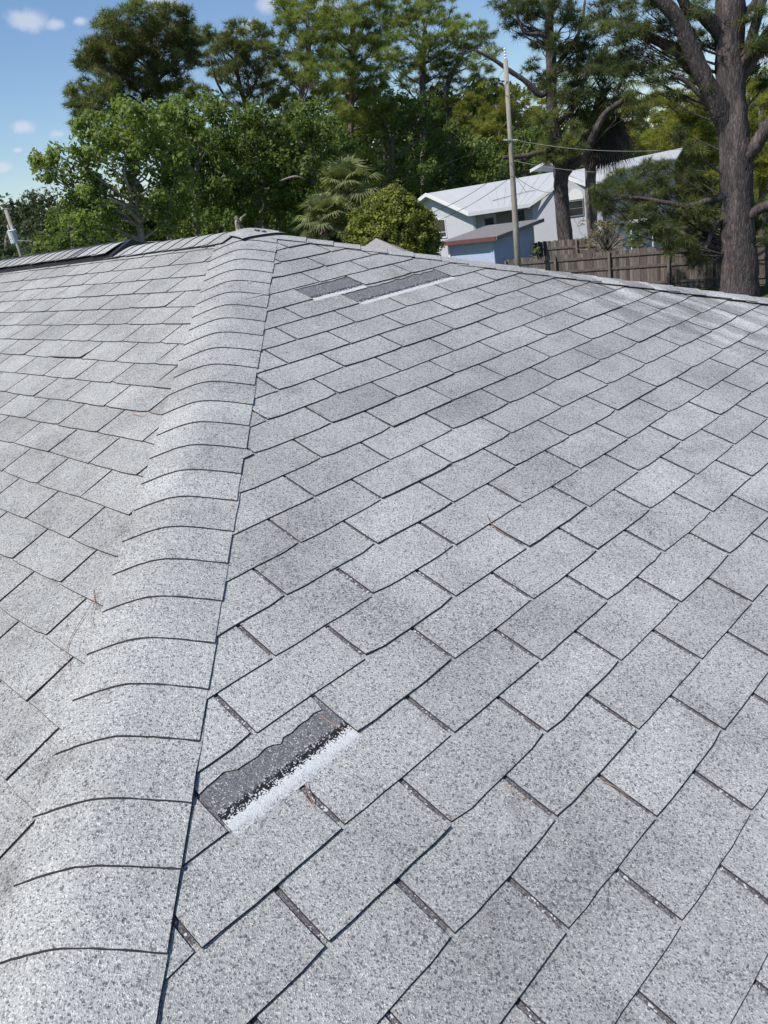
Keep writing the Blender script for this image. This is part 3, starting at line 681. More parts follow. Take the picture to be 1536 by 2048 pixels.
tree('pine_tree', 'low yellow pine crown behind the wooden pole', 'pine tree', 1010, 64, [(1010, 430, 6, 0), (1005, 330, 5, 0), (1000, 260, 4, 0)],
     [(960, 195, 26), (990, 210, 28), (940, 225, 24), (1035, 205, 26), (1060, 215, 22), (1020, 240, 28), (1060, 250, 24), (980, 250, 24), (950, 265, 20), (1085, 215, 14), (1010, 290, 22), (1055, 290, 20)],
     M_PINEY, M_BARKF, seed=38, tonebias=.42, **PK1)
# oak belt
OK = dict(size=.19, crad=.45, clumps=17, per=58, spread=1.2)
tree('oak_tree', 'dark green oak between the leafy tree and the roof peak', 'oak tree', 395, 37, [(395, 480, 7, 0), (393, 400, 6, 0), (395, 320, 4, 0)],
     [(355, 225, 26), (395, 230, 30), (430, 215, 24), (380, 265, 34), (430, 260, 34), (400, 300, 36), (445, 305, 32), (370, 330, 34), (410, 350, 36), (450, 350, 32), (385, 385, 34), (430, 400, 36), (400, 430, 34), (440, 445, 32), (365, 455, 30), (455, 215, 16), (350, 280, 26)],
     M_DOAK, M_BARKP, seed=41, tonebias=.58, **OK)
tree('oak_tree', 'oak with silvery sunlit top above the roof peak', 'oak tree', 520, 39, [(520, 480, 7, 0), (520, 400, 6, 0), (518, 320, 4, 0)],
     [(490, 240, 28), (530, 235, 32), (570, 240, 32), (500, 275, 34), (545, 275, 36), (585, 270, 30), (480, 315, 32), (520, 320, 36), (560, 325, 36), (490, 365, 34), (530, 370, 36), (570, 375, 34), (485, 410, 32), (530, 420, 34), (575, 420, 32), (470, 440, 26)],
     M_DOAK, M_BARKP, seed=42, tonebias=.62, extra=[[(560, 362, 2, -3), (590, 353, 1.8, -3.2), (612, 359, .6, -3)], [(520, 425, 1.6, -3), (527, 412, 1.4, -3.2), (523, 398, .5, -3)]], **OK)
tree('oak_tree', 'leafy green oak left of and behind the palm', 'oak tree', 625, 38, [(625, 480, 7, 0), (625, 400, 6, 0), (625, 320, 4, 0)],
     [(600, 240, 28), (635, 245, 32), (670, 265, 28), (610, 285, 34), (650, 290, 34), (600, 330, 34), (640, 335, 34), (685, 310, 26), (605, 380, 34), (645, 375, 30), (600, 425, 34), (640, 430, 30), (590, 455, 24), (700, 345, 22)],
     M_DOAK, M_BARKP, seed=43, tonebias=.52, **OK)
tree('oak_tree', 'very dark oak behind the palm and the golden bush', 'oak tree', 780, 58, [(780, 470, 8, 0), (780, 380, 6, 0), (785, 280, 4, 0)],
     [(735, 280, 30), (775, 270, 36), (815, 225, 34), (850, 215, 30), (830, 270, 36), (745, 325, 34), (790, 325, 38), (835, 320, 36), (760, 370, 34), (800, 375, 36), (840, 365, 32), (790, 200, 26), (870, 250, 30), (730, 360, 26), (860, 395, 22)],
     M_DOAK, M_BARKF, seed=44, tonebias=.7, **OK)
tree('oak_tree', 'dark oak above the left end of the white roof', 'oak tree', 900, 60, [(900, 470, 8, 0), (900, 380, 6, 0), (905, 280, 4, 0)],
     [(885, 285, 30), (920, 275, 30), (950, 300, 30), (870, 325, 30), (910, 325, 34), (950, 335, 30), (880, 360, 28), (920, 365, 28), (965, 350, 24), (850, 370, 24), (975, 310, 24), (1000, 335, 26)],
     M_DOAK, M_BARKF, seed=45, tonebias=.75, **{**OK, 'size': .24, 'crad': .6})
tree('oak_tree', 'dark oak behind the wooden pole and the ridge of the white roof', 'oak tree', 1050, 62, [(1050, 470, 7, 0), (1050, 380, 5, 0), (1050, 300, 4, 0)],
     [(1010, 300, 26), (1045, 290, 28), (1080, 300, 28), (1020, 330, 26), (1060, 325, 28), (1095, 330, 22), (985, 345, 22), (1040, 260, 22), (1085, 262, 22), (1115, 285, 24)],
     M_DOAK, M_BARKF, seed=46, tonebias=.65, **{**OK, 'size': .24, 'crad': .6})
# background trees right, behind the white house
tree('pine_tree', 'yellow green tree beyond the long white roof', 'pine tree', 1240, 66, [(1240, 420, 6, 0), (1240, 320, 5, 0), (1242, 240, 3, 0)],
     [(1210, 285, 24), (1250, 275, 28), (1225, 250, 24), (1265, 235, 26), (1290, 265, 28), (1240, 205, 22), (1285, 215, 24), (1180, 290, 20), (1140, 300, 18), (1270, 300, 22), (1165, 310, 16)],
     M_PINEY, M_BARKF, seed=51, tonebias=.55, **{**PK1, 'size': .5})
tree('pine_tree', 'bright yellow green pine left of the big trunk', 'pine tree', 1370, 58, [(1370, 460, 7, 0), (1365, 330, 6, 0), (1368, 220, 4, 0)],
     [(1330, 240, 28), (1370, 230, 30), (1405, 245, 28), (1345, 280, 30), (1390, 285, 30), (1420, 300, 28), (1365, 320, 28), (1405, 330, 28), (1425, 370, 26), (1385, 370, 28), (1350, 350, 24), (1330, 200, 22), (1400, 205, 24), (1310, 270, 20), (1345, 310, 20), (1400, 410, 26), (1430, 420, 24)],
     M_PINEY, M_BARKF, seed=52, tonebias=.4, **{**PK1, 'size': .5})
tree('pine_tree', 'yellow green pine behind the big trunk at the right edge', 'pine tree', 1525, 50, [(1525, 470, 7, 0), (1525, 330, 6, 0), (1522, 220, 4, 0)],
     [(1515, 200, 26), (1545, 210, 28), (1520, 250, 26), (1550, 260, 28), (1525, 300, 26), (1550, 330, 28), (1520, 350, 24), (1545, 385, 28), (1520, 410, 24), (1545, 440, 28), (1512, 160, 20), (1515, 450, 20), (1590, 330, 30)],
     M_PINEY, M_BARKF, seed=53, tonebias=.35, **{**PK1, 'size': .45})
# the forked pine in the middle right
tree('pine_tree', 'dark forked pine in front of the white house, right of the wooden pole', 'pine tree', 1128, 41, [(1127, 440, 13.5, 0), (1122, 380, 13, 0), (1122, 342, 14, 0), (1112, 280, 11, 0), (1103, 200, 10, 0), (1102, 120, 9, 0), (1098, 40, 7, 0), (1100, -60, 5, 0)],
     [(1010, 25, 22), (1045, 30, 26), (1080, 20, 30), (1115, 15, 32), (1150, 25, 32), (1025, 60, 18), (1070, 75, 20), (1140, 70, 34), (1175, 90, 30), (1135, 115, 26), (1080, 165, 20), (1115, 160, 26), (1150, 150, 28), (1060, 130, 12), (1085, 105, 12), (1075, 185, 16), (1130, 200, 22), (1160, 200, 22), (1080, 235, 18, -1, .45), (1110, 245, 18, -1, .4), (1150, 255, 14, -1, .5), (1130, 285, 20, -1, .35), (1090, 300, 18, -1, .4), (1150, 300, 14, -1, .3), (1105, 320, 12, -1, .45), (1180, 130, 26), (1190, 60, 28), (1040, 5, 24), (1200, 160, 24), (1228, 198, 22), (1168, 228, 20), (1250, 160, 22), (1220, 120, 26), (1265, 200, 14), (1200, 250, 16), (1150, 190, 24)],
     M_PINED, M_BARK, seed=61, kind='tuft', size=.36, crad=.30, clumps=17, per=11, blades=20, spread=.9, tonebias=.3, droop=.15, nl=12, limb_r=.045,
     extra=[[(1124, 352, 10, 0), (1140, 335, 8.5, -.1), (1165, 315, 8, -.2), (1178, 290, 7, -.3), (1190, 262, 7, -.4), (1212, 225, 5.5, -.6), (1240, 205, 5, -.7), (1268, 180, 1, -.8)],
            [(1100, 178, 5, 0), (1080, 190, 5, -.2), (1050, 162, 4.5, -.4), (1020, 142, 4, -.6), (985, 118, 3, -.8), (950, 100, 2, -1)],
            [(1113, 250, 5, 0), (1140, 225, 4, -.4), (1158, 185, 4, -.5), (1170, 150, 3, -.5), (1180, 100, 2, -.4)],
            [(1100, 100, 4, 0), (1085, 70, 4, -.3), (1050, 65, 3, -.5), (1030, 20, 2, -.7)],
            [(1118, 300, 5, -.2), (1085, 303, 4, -.8), (1050, 312, 4.5, -1), (1006, 315, 3.5, -1.3)],
            [(1105, 140, 4, 0), (1130, 110, 4, .3), (1160, 60, 3, .4), (1170, 0, 2, .5)]])
# the big pine at the right
BD = 30.6
tree('pine_tree', 'massive reddish grey pine trunk with heavy limbs at the right by the fence', 'pine tree', 1480, BD, [(1478, 560, 33, 0), (1476, 500, 30.5, 0), (1474, 420, 27.5, 0), (1472, 330, 27.5, 0), (1468, 270, 25, 0), (1462, 190, 23.5, 0), (1460, 100, 23, 0), (1460, 20, 24, 0), (1462, -80, 20, 0)],
     [(1215, 25, 26), (1250, 35, 28), (1290, 20, 28), (1225, 75, 24), (1265, 70, 26), (1310, 50, 26), (1350, 50, 22), (1290, 100, 22), (1330, 110, 24), (1370, 90, 22), (1240, 120, 22), (1280, 135, 24), (1325, 150, 22), (1370, 145, 22), (1400, 165, 20), (1310, 180, 18), (1350, 190, 18), (1395, 25, 22), (1410, 80, 20), (1420, 205, 14),
      (1510, 30, 20), (1530, 80, 22), (1515, 130, 20), (1535, 160, 22), (1500, 90, 14),
      (1205, 385, 22), (1235, 365, 24), (1265, 380, 28), (1300, 350, 24), (1295, 395, 30), (1335, 370, 28), (1340, 410, 30), (1370, 340, 22), (1385, 385, 28), (1375, 430, 28), (1230, 410, 24), (1250, 440, 22), (1290, 435, 26), (1330, 450, 26), (1410, 440, 24), (1420, 400, 20), (1405, 470, 22), (1360, 475, 22), (1310, 475, 20), (1270, 470, 16), (1375, 500, 16), (1395, 520, 12), (1340, 500, 12), (1385, 295, 18), (1365, 265, 12), (1330, 330, 12), (1520, 440, 20), (1535, 475, 16), (1525, 410, 16)],
     M_PINED, M_BARK, seed=62, kind='tuft', size=.30, crad=.24, clumps=17, per=10, blades=20, spread=.8, tonebias=.36, droop=.25, nl=18, limb_r=.035,
     extra=[[(1460, 262, 20, 0), (1438, 215, 18, -.3), (1410, 160, 15, -.6), (1385, 105, 14, -.8), (1360, 45, 12, -1), (1328, 5, 11, -1.2), (1290, -40, 8, -1.3)],
            [(1455, 85, 13, 0), (1425, 48, 12, -.3), (1400, 28, 9, -.5), (1375, 18, 9, -.6), (1362, -10, 8, -.8)],
            [(1462, 240, 12, 0), (1420, 175, 12, .4), (1385, 140, 10, .5), (1350, 100, 9, .5), (1300, 75, 8, .5), (1262, 58, 6, .4), (1225, 45, 4, .3), (1190, 65, 3, .2)],
            [(1478, 140, 11, 0), (1494, 105, 9, -.2), (1508, 60, 8, -.3), (1525, 0, 7, -.4), (1535, -40, 6, -.4)],
            [(1478, 160, 10, 0), (1505, 120, 10, .2), (1530, 75, 9, .2), (1560, 30, 8, .2)],
            [(1478, 45, 7, 0), (1492, 25, 6, 0), (1510, 5, 6, 0), (1530, -30, 5, 0)],
            [(1478, 330, 15, 0), (1505, 300, 13, -.2), (1530, 262, 12, -.3), (1560, 215, 10, -.4)],
            [(1480, 455, 11, 0), (1500, 432, 9.5, -.2), (1520, 418, 9, -.3), (1560, 402, 8, -.5)],
            [(1455, 232, 6, 0), (1425, 205, 5.5, -.3), (1400, 190, 4.5, -.5), (1375, 165, 4, -.6), (1350, 152, 3, -.7)],
            [(1458, 395, 8, 0), (1420, 400, 6, -.3), (1380, 412, 5, -.6), (1330, 405, 4, -.8), (1270, 395, 3, -1), (1215, 400, 2, -1)],
            [(1458, 430, 7, 0), (1430, 450, 5, -.3), (1415, 490, 4, -.4), (1400, 520, 3, -.4), (1385, 535, 2, -.4)]])
# lichen-pale snag poking above the peak
b0 = at(480, 500, 27); b0.z = 0; sn = empty('dead_snag', 'pale bare broken branch poking up just above the roof peak', 'dead branch', b0)
P, R = smooth_path([b0, at(479, 470, 27), at(477, 445, 27), at(470, 433, 27)], [.12, .10, .085, .05], 4); V = []; F = []; tube(V, F, P, R, 7, .2); mesh('trunk', [v-b0 for v in V], F, M_BARKP, sn)
P, R = smooth_path([at(477, 446, 27), at(484, 436, 27), at(492, 428, 26.8)], [.06, .045, .02], 4); V = []; F = []; tube(V, F, P, R, 6, .2); mesh('branch', [v-b0 for v in V], F, M_BARKP, sn)
# ---- palms
def palm(name, label, u, D, crown, trunk, R_, nf, mat, seed, skirt=0, green=True, blade=.9):
    base = at(u, hor(u)+30, D); base.z = 0; root = empty(name, label, 'palm tree', base); g = random.Random(seed)
    c = at(crown[0], crown[1], D)
    P, R = smooth_path([base]+[at(a, b_, D) for a, b_, r in trunk]+[c], [trunk[0][2]*pxm(D)]+[r*pxm(D) for a, b_, r in trunk]+[trunk[-1][2]*pxm(D)*.9], 5)
    V = []; F = []; tube(V, F, P, R, 10, .12); mesh('trunk', [v-base for v in V], F, M_BARKF, root, smooth=True)
    def frond(az, el, ln, fan, mt, tone, nm):
        V = []; F = []; d = Vector((math.cos(az)*math.cos(el), math.sin(az)*math.cos(el), math.sin(el)))
        p0 = c.copy(); p1 = c+d*ln*.55+Vector((0, 0, .05)); p2 = c+d*ln-Vector((0, 0, .16*ln*ln))
        pts, rr = smooth_path([p0, p1, p2], [.022, .016, .01], 4); tube(V, F, pts, rr, 4)
        ax = (p2-p1).normalized(); side = ax.cross(Vector((0, 0, 1))).normalized(); upv = side.cross(ax)
        nb = 26
        for k in range(nb):
            an = math.radians(-118+236*k/(nb-1)); q = ax*math.cos(an)+side*math.sin(an)+upv*(.25-.18*abs(math.sin(an)))
            l_ = fan*(.75+.25*math.cos(an*.8))*g.uniform(.88, 1.1); q.normalize(); wv = q.cross(upv).normalized()*.030
            m1 = p2+q*l_*.5; m2 = p2+q*l_-Vector((0, 0, .38*l_*(.6+.6*g.random()))); i = len(V)
            V += [p2-wv*.3, p2+wv*.3, m1+wv, m1-wv, m2]; F += [(i, i+1, i+2, i+3), (i+3, i+2, i+4)]
        o = mesh(nm, [v-base for v in V], F, mt, root); attr(o, tone)
    for k in range(nf):
        az = k*2.399+g.uniform(-.2, .2); el = math.radians(85-120*(k/nf)+g.uniform(-8, 8))
        frond(az, el, R_*g.uniform(.5, .7), blade*g.uniform(.8, 1.1), mat, min(1, max(0, g.gauss(.5, .2))), 'frond')
    for k in range(skirt):
        az = g.uniform(0, 6.28); frond(az, math.radians(-55-g.uniform(0, 30)), R_*g.uniform(.4, .75), blade*.8, M_PALMD, g.random(), 'dead_frond')
    return root
palm('palm_tree', 'sabal palm with pale green fan fronds left of the golden bush', 690, 27, (697, 388), [(690, 470, 8), (694, 430, 8)], 1.15, 38, M_PALM, 5, 6, blade=.74)
palm('palm_tree', 'second low pale palm head just above the hip, left of the golden bush', 645, 25.5, (652, 448), [(648, 490, 8), (650, 470, 8)], 1.0, 26, M_PALM, 9, 5, blade=.66)
palm('palm_tree', 'dark palm with hanging brown dead fronds beside the forked pine', 1180, 43, (1205, 185), [(1184, 440, 10), (1181, 360, 10), (1184, 280, 10), (1196, 220, 10)], 2.5, 26, M_PINED, 6, 60, blade=1.35)
# ---- golden rounded bush
D_ = 23.5; base = at(790, 470, D_); base.z = 0
bush = empty('golden_cypress', 'dense rounded yellow green cypress bush left of the blue shed', 'bush', base)
V = []; F = []; tube(V, F, [base, base+Vector((0, 0, 4))], [.12, .05], 8); mesh('trunk', [v-base for v in V], F, M_BARKF, bush)
g = nprng(77); prof = [(381, 6), (392, 26), (405, 44), (430, 73), (460, 90), (490, 96), (515, 95), (540, 90)]; cen = [790, 784, 777, 772, 781, 785, 785, 785]
cu = 789; CC = []; 
for k in range(620):
    vv = g.uniform(383, 540); i = max(j for j in range(len(prof)) if prof[j][0] <= vv); j = min(i+1, len(prof)-1)
    f = (vv-prof[i][0])/max(1, prof[j][0]-prof[i][0]); half = (prof[i][1]*(1-f)+prof[j][1]*f)*pxm(D_)*1.11-.19
    an = g.uniform(0, 2*math.pi); cx = cen[i]*(1-f)+cen[j]*f; pc = at(cx, vv, D_)
    rr = half*g.uniform(.80, 1.0)*(1+.06*math.sin(an*5+vv*.12)); CC.append([pc.x+rr*math.cos(an), pc.y+rr*math.sin(an), pc.z+.1])
CC = np.array(CC); V, t = leaf_quads(CC, np.full(len(CC), .17), g.uniform(.2, .85, len(CC)), 85, .085, g, .9)
fast_mesh('crown', V-np.array(base), None, 4, M_BUSH, t, bush)
# ---- dry straw shrub and small shrub by the shed
def shrub(name, label, u, v, D, r, mat, seed, size=.1, n=26, per=45, stems=40):
    base = at(u, v+30, D); base.z = 0; root = empty(name, label, 'shrub', base); g = nprng(seed); c = at(u, v, D); rm = r*pxm(D)
    V = []; F = []
    for k in range(stems):
        d = Vector(g.normal(size=3)); d.z = abs(d.z)*1.3+.4; d.normalize(); s_ = Vector((c.x, c.y, max(0, c.z-rm)))
        tube(V, F, [s_+d*.05, s_+d*rm*1.0, s_+d*rm*g.uniform(1.4, 2.1)+Vector((0, 0, -.05))], [.02, .013, .004], 4)
    tube(V, F, [base, Vector((c.x, c.y, c.z-rm*.7))], [.05, .04], 6)
    mesh('stems', [q-base for q in V], F, M_BARKP, root)
    CC = np.array([np.array(c)+g.normal(size=3)*rm*.5*np.array([1, 1, .8]) for _ in range(n)])
    V, t = leaf_quads(CC, np.full(n, rm*.28), g.uniform(.1, .9, n), per, size, g); fast_mesh('foliage', V-np.array(base), None, 4, mat, t, root)
shrub('dry_shrub', 'straw coloured dry shrub showing above the wooden fence', 1212, 468, 36, 34, M_DRY, 91, .1, 30, 40, 90)
shrub('green_shrub', 'small pale green shrub above the fence right of the dry one', 1275, 480, 35.5, 20, M_PALM, 92, .09, 22, 40, 20)
shrub('green_shrub', 'little green shrub at the corner of the blue shed', 1072, 503, 36.6, 11, M_LOAK, 93, .08, 14, 30, 6)
shrub('weedy_shrub', 'low pale leaved shrub at the far end of the ridge vent', 85, 505, 30, 20, M_LOAK, 94, .12, 24, 40, 12)
# far-off wood closing the horizon
g = nprng(5); CC = []; TT_ = []
for k in range(2600):
    a = yaw+math.radians(g.uniform(-44, 44)); d = g.uniform(95, 130); base_h = 11+2.5*math.sin(a*9)+1.5*math.sin(a*23+1)
    CC.append([CAM.x+math.cos(a)*d, CAM.y+math.sin(a)*d, g.uniform(0.5, 1)*base_h*(.35+.65*g.random())]); TT_.append(g.uniform(.1, .8))
V, t = leaf_quads(np.array(CC), np.full(len(CC), 2.0), np.array(TT_), 80, .75, g)
fw = fast_mesh('far_woods', V, None, 4, M_FOAK, t, None); tag(fw, 'far dark belt of woods closing the horizon behind the yards', 'woods', kind='stuff')
g = nprng(6); CC = []; TT_ = []
for k in range(1500):
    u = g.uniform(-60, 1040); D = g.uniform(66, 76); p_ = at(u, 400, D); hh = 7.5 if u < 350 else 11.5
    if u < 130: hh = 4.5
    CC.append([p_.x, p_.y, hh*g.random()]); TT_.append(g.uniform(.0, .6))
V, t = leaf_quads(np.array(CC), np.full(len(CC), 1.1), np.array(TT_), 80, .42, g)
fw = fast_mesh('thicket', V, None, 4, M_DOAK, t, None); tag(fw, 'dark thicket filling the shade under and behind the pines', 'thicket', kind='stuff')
# ------------------------------------------------------------------ white-roofed house behind
nb_base = at(930, 430, 47); nb_base.z = 0
nb = empty('white_roofed_house', 'pale lavender bungalow with bright white metal roof beyond the yard', 'house', nb_base)
def part(name, V, F, mat, root, **kw):
    r = root_of(root); return mesh(name, [Vector(v)-r for v in V], F, mat, root, **kw)
Z = Vector((0, 0, 1))
gA = at(938, 426, 45.5); gB = at(852, 387, 48.6)                 # front eave corner, gable peak
hd = Vector((gB.x-gA.x, gB.y-gA.y, 0)).normalized(); gn = hd.cross(Z)
if gn.dot(CAM-gA) < 0: gn = -gn
gC = on_plane(818, 413, gA, gn)
eD = at(1058, 408, 45.6); pE = at(1136, 353, 46.3); fF = at(1200, 377, 44.8)
wn = Vector(((eD-gA).y, -(eD-gA).x, 0)).normalized()
if wn.dot(CAM-gA) < 0: wn = -wn
rn = (gB-gA).cross(eD-gA).normalized()                            # plane of the front slope
if rn.z < 0: rn = -rn
rdg = on_plane(1128, 337, gA, rn)
if (rdg-CAM).dot(Fv) < 0 or (rdg-gA).length > 30: rdg = at(1128, 337, 49)
rdg.z = gB.z+.05
# roof slopes
V = []; F = []; prism(V, F, [gA, eD, at(1120, 365, 46), rdg, gB], -Z*.10); part('roof', V, F, M_METAL, nb)
back = (gB-gA); bk = Vector((back.x, back.y, 0)).normalized()
V = []; F = []; prism(V, F, [gB, rdg, rdg+bk*5-Z*1.5, gC+bk*.0+Vector((0, 0, 0)), gC], -Z*.10); 
V = []; F = []; prism(V, F, [gB, rdg, rdg+(gC-gB)*1.6, gC], -Z*.10); part('roof', V, F, M_METAL, nb)
def fascia(p, q, h=.16, th=.05, nrm=None):
    V = []; F = []; d = (q-p).normalized(); n_ = nrm if nrm is not None else d.cross(Z).normalized()
    if n_.dot(CAM-p) < 0: n_ = -n_
    prism(V, F, [p-Z*h, q-Z*h, q+Z*.03, p+Z*.03], n_*th); part('fascia', V, F, M_WHITE, nb)
fascia(gA, gB); fascia(gB, gC); fascia(gA, eD); fascia(eD, at(1136, 353, 45.6)); fascia(at(1136, 353, 45.6), fF)
def wall(pts_top, setback, nrm, mat=M_WALLP, nm='wall', root=nb, zb=0):
    P = [p-nrm*setback for p in pts_top]; V = []; F = []
    poly = [Vector((P[0].x, P[0].y, zb))]+P+[Vector((P[-1].x, P[-1].y, zb))]
    prism(V, F, poly, -nrm*.2); return part(nm, V, F, mat, root)
wall([gA.lerp(gB, .06)-Z*.16, gB-Z*.18, gC.lerp(gB, .1)-Z*.16], .38, gn)
wall([gA-Z*.12+(gB-gA).normalized()*1.3*0-wn*.9, eD-Z*.12-wn*.9+(eD-gA).normalized()*.4], 0, wn)
g2 = (Vector((fF.x-eD.x, fF.y-eD.y, 0))).normalized().cross(Z)
if g2.dot(CAM-eD) < 0: g2 = -g2
p2 = on_plane(1136, 353, eD, g2); f2 = on_plane(1200, 377, eD, g2)
wall([eD.lerp(p2, .03)-Z*.17, p2-Z*.2, f2-Z*.17], .35, g2)
side_ = (gA-gn*.38).copy()
V = []; F = []; a_ = gA.lerp(gB, .06)-gn*.38; prism(V, F, [Vector((a_.x, a_.y, 0)), Vector((a_.x, a_.y, gA.z-.15)), Vector((a_.x, a_.y, gA.z-.15))-wn*1.0, Vector((a_.x, a_.y, 0))-wn*1.0], (eD-gA).normalized()*.15); part('wall', V, F, M_WALLP, nb)
# far wing with the long white roof
q0 = at(1128, 345, 50); q1 = at(1366, 295, 50); q2 = at(1352, 318, 46); q3 = at(1186, 372, 45.6)
V = []; F = []; prism(V, F, [q3, q2, q1, q0], -Z*.12); part('roof', V, F, M_METAL, nb)
V = []; F = []; dn = (q0-q3); dn = Vector((dn.x, dn.y, 0)).normalized(); prism(V, F, [q0, q1, q1+dn*4-Z*1.4, q0+dn*4-Z*1.4], -Z*.12); part('roof', V, F, M_METAL, nb)
wn2 = (q2-q3).cross(Z).normalized()
if wn2.dot(CAM-q3) < 0: wn2 = -wn2
wall([q3-Z*.13, q2-Z*.13], .5, wn2)
# roof seams: raised ribs on both white slopes
for k in range(1, 12):
    f = k/12; V = []; F = []; a = gA.lerp(eD, f); b_ = gB.lerp(rdg, f); tube(V, F, [a+Z*.004, b_+Z*.004], [.009, .009], 4); part('roof_seam', V, F, M_METAL, nb)
for k in range(1, 9):
    f = k/9; V = []; F = []; tube(V, F, [q3.lerp(q2, f)+Z*.012, q0.lerp(q1, f)+Z*.012], [.014, .014], 4); part('roof_seam', V, F, M_METAL, nb)
# valley flashing on the front slope
rp = lambda u, v: on_plane(u, v, gA, rn)+Z*.02
for a, b_ in (((1029, 352), (1052, 384)), ((1052, 384), (1071, 381)), ((1052, 384), (985, 402))):
    V = []; F = []; tube(V, F, [rp(*a), rp(*b_)], [.014, .014], 4); part('valley_flashing', V, F, M_DOOR, nb)
# small attic gable on the ridge
d0, d1, d2 = at(1064, 343, 51), at(1096, 325, 51), at(1124, 343, 51)
dn_ = (d2-d0).cross(Z).normalized(); dn_ = dn_ if dn_.dot(CAM-d0) > 0 else -dn_
V = []; F = []; prism(V, F, [d0, d1, d2], -dn_*.2); part('attic_gable', V, F, M_WALLP, nb)
for a, b_ in ((d0, d1), (d1, d2)):
    V = []; F = []; prism(V, F, [a+(a-b_)*.12, b_, b_+Z*.16, a+(a-b_)*.12+Z*.16], dn_*.3); part('fascia', V, F, M_WHITE, nb)
# windows and doors set by their corners on the wall planes
def opening(nm, us, vs, p0, nrm, pane=M_GLASS, frame=M_WHITE, fw=.06, bars=(), root=nb, out=.02):
    c = [on_plane(us[0], vs[0], p0, nrm), on_plane(us[1], vs[0]-(us[1]-us[0])*.12, p0, nrm), on_plane(us[1], vs[1]-(us[1]-us[0])*.12, p0, nrm)]
    ax = c[1]-c[0]; ax.z = 0; W = ax.length; ax.normalize(); top = (c[0].z+c[1].z)/2; H = top-c[2].z; o = Vector((c[0].x, c[0].y, top))
    V = []; F = []
    for (x0, x1, y0, y1) in ((-fw, 0, -fw, H+fw), (W, W+fw, -fw, H+fw), (0, W, -fw, 0), (0, W, H, H+fw)):
        prism(V, F, [o+ax*x0-Z*y1, o+ax*x1-Z*y1, o+ax*x1-Z*y0, o+ax*x0-Z*y0], nrm*(out+.03))
    for bz in bars: prism(V, F, [o-Z*(H*bz+.015), o+ax*W-Z*(H*bz+.015), o+ax*W-Z*(H*bz-.015), o-Z*(H*bz-.015)], nrm*(out+.02))
    fr = part(nm, V, F, frame, root)
    V = []; F = []; prism(V, F, [o-Z*H, o+ax*W-Z*H, o+ax*W, o], nrm*out)
    r = mesh('pane', [v-root_of(root) for v in V], F, pane, fr); return fr
opening('window', (865, 890), (442, 476), gA-gn*.38, gn, M_BLIND, bars=(.72,))
rp0 = gA-wn*.9
opening('window', (970, 986), (438, 450), rp0, wn, M_GLASS, M_DOOR, .04, bars=())
opening('door', (993, 1021), (424, 460), rp0, wn, M_DOOR, M_DOOR, .04)
opening('window', (1035, 1047), (422, 441), rp0, wn, M_GLASS, M_DOOR, .04)
opening('window', (1139, 1165), (404, 432), eD-g2*.35, g2, M_GLASS, M_DOOR, .05, bars=(.5,))
# raised half-round pale shape over the window
cc = on_plane(1151, 399, eD-g2*.35, g2); ax = g2.cross(Z); V = []; F = []
prism(V, F, [cc+ax*.42*math.cos(a)+Z*.5*math.sin(a) for a in [math.pi*k/12 for k in range(13)]], g2*.04); part('arched_pale_shape', V, F, M_WHITE, nb)
V = []; F = []; pl = on_plane(1060, 411, eD-g2*.35, g2); tube(V, F, [pl+g2*.02, pl+g2*.2, pl+g2*.25-Z*.12], [.04, .05, .09], 8); part('wall_lamp', V, F, M_WHITE, nb)
# white carport edge glimpsed between trunk and pine boughs
c0 = at(1262, 447, 41); cpb = Vector((c0.x, c0.y, 0)); cp = empty('white_canopy', 'thin white canopy edge half hidden by dark pine boughs', 'canopy', cpb)
V = []; F = []; e1 = at(1305, 441, 41); prism(V, F, [c0, e1, e1+Fv.cross(Z).cross(Z)*-1.5, c0+Fv.cross(Z).cross(Z)*-1.5], Z*.07); part('roof', V, F, M_WHITE, cp)
for q in (c0, e1):
    V = []; F = []; tube(V, F, [Vector((q.x, q.y, 0)), q], [.04, .04], 6); part('post', V, F, M_WHITE, cp)
# ------------------------------------------------------------------ blue shed
sA = at(879, 485, 40.3); sB = at(992, 473, 37.4); sC = at(1087, 437, 41.0)
sn_ = (sB-sA).cross(sC-sA).normalized(); sn_ = sn_ if sn_.z > 0 else -sn_
sD = on_plane(950, 457, sA, sn_); sD = sA+(sC-sB)
shb = Vector((sB.x, sB.y, 0)); shed = empty('blue_shed', 'blue block shed with dark red fascia in front of the white-roofed house', 'shed', shb)
V = []; F = []; prism(V, F, [sA, sB, sC, sD], -Z*.05); part('roof', V, F, M_SHEDR, shed)
for k in range(1, 16):
    f = k/16; V = []; F = []; tube(V, F, [sA.lerp(sD, f)+Z*.006, sB.lerp(sC, f)+Z*.006], [.012, .012], 4); part('roof_batten', V, F, M_SHEDR, shed)
n1 = (sB-sA).cross(Z).normalized(); n1 = n1 if n1.dot(CAM-sA) > 0 else -n1
n2 = (sC-sB).cross(Z).normalized(); n2 = n2 if n2.dot(CAM-sB) > 0 else -n2
V = []; F = []; prism(V, F, [sA-Z*.17, sB-Z*.17, sB+Z*.01, sA+Z*.01], n1*.04); part('fascia', V, F, M_RED, shed)
V = []; F = []; prism(V, F, [sB-Z*.15, sC-Z*.15, sC+Z*.01, sB+Z*.01], n2*.04); part('fascia', V, F, M_DOOR, shed)
sd1 = (sB-sA); sd1.z = 0; sd1.normalize(); sd2 = (sC-sB); sd2.z = 0; sd2.normalize()
wA = sA+sd1*.35+sd2*.35; wB = sB-sd1*.5+sd2*.35; wC = sC-sd1*.5-sd2*.35
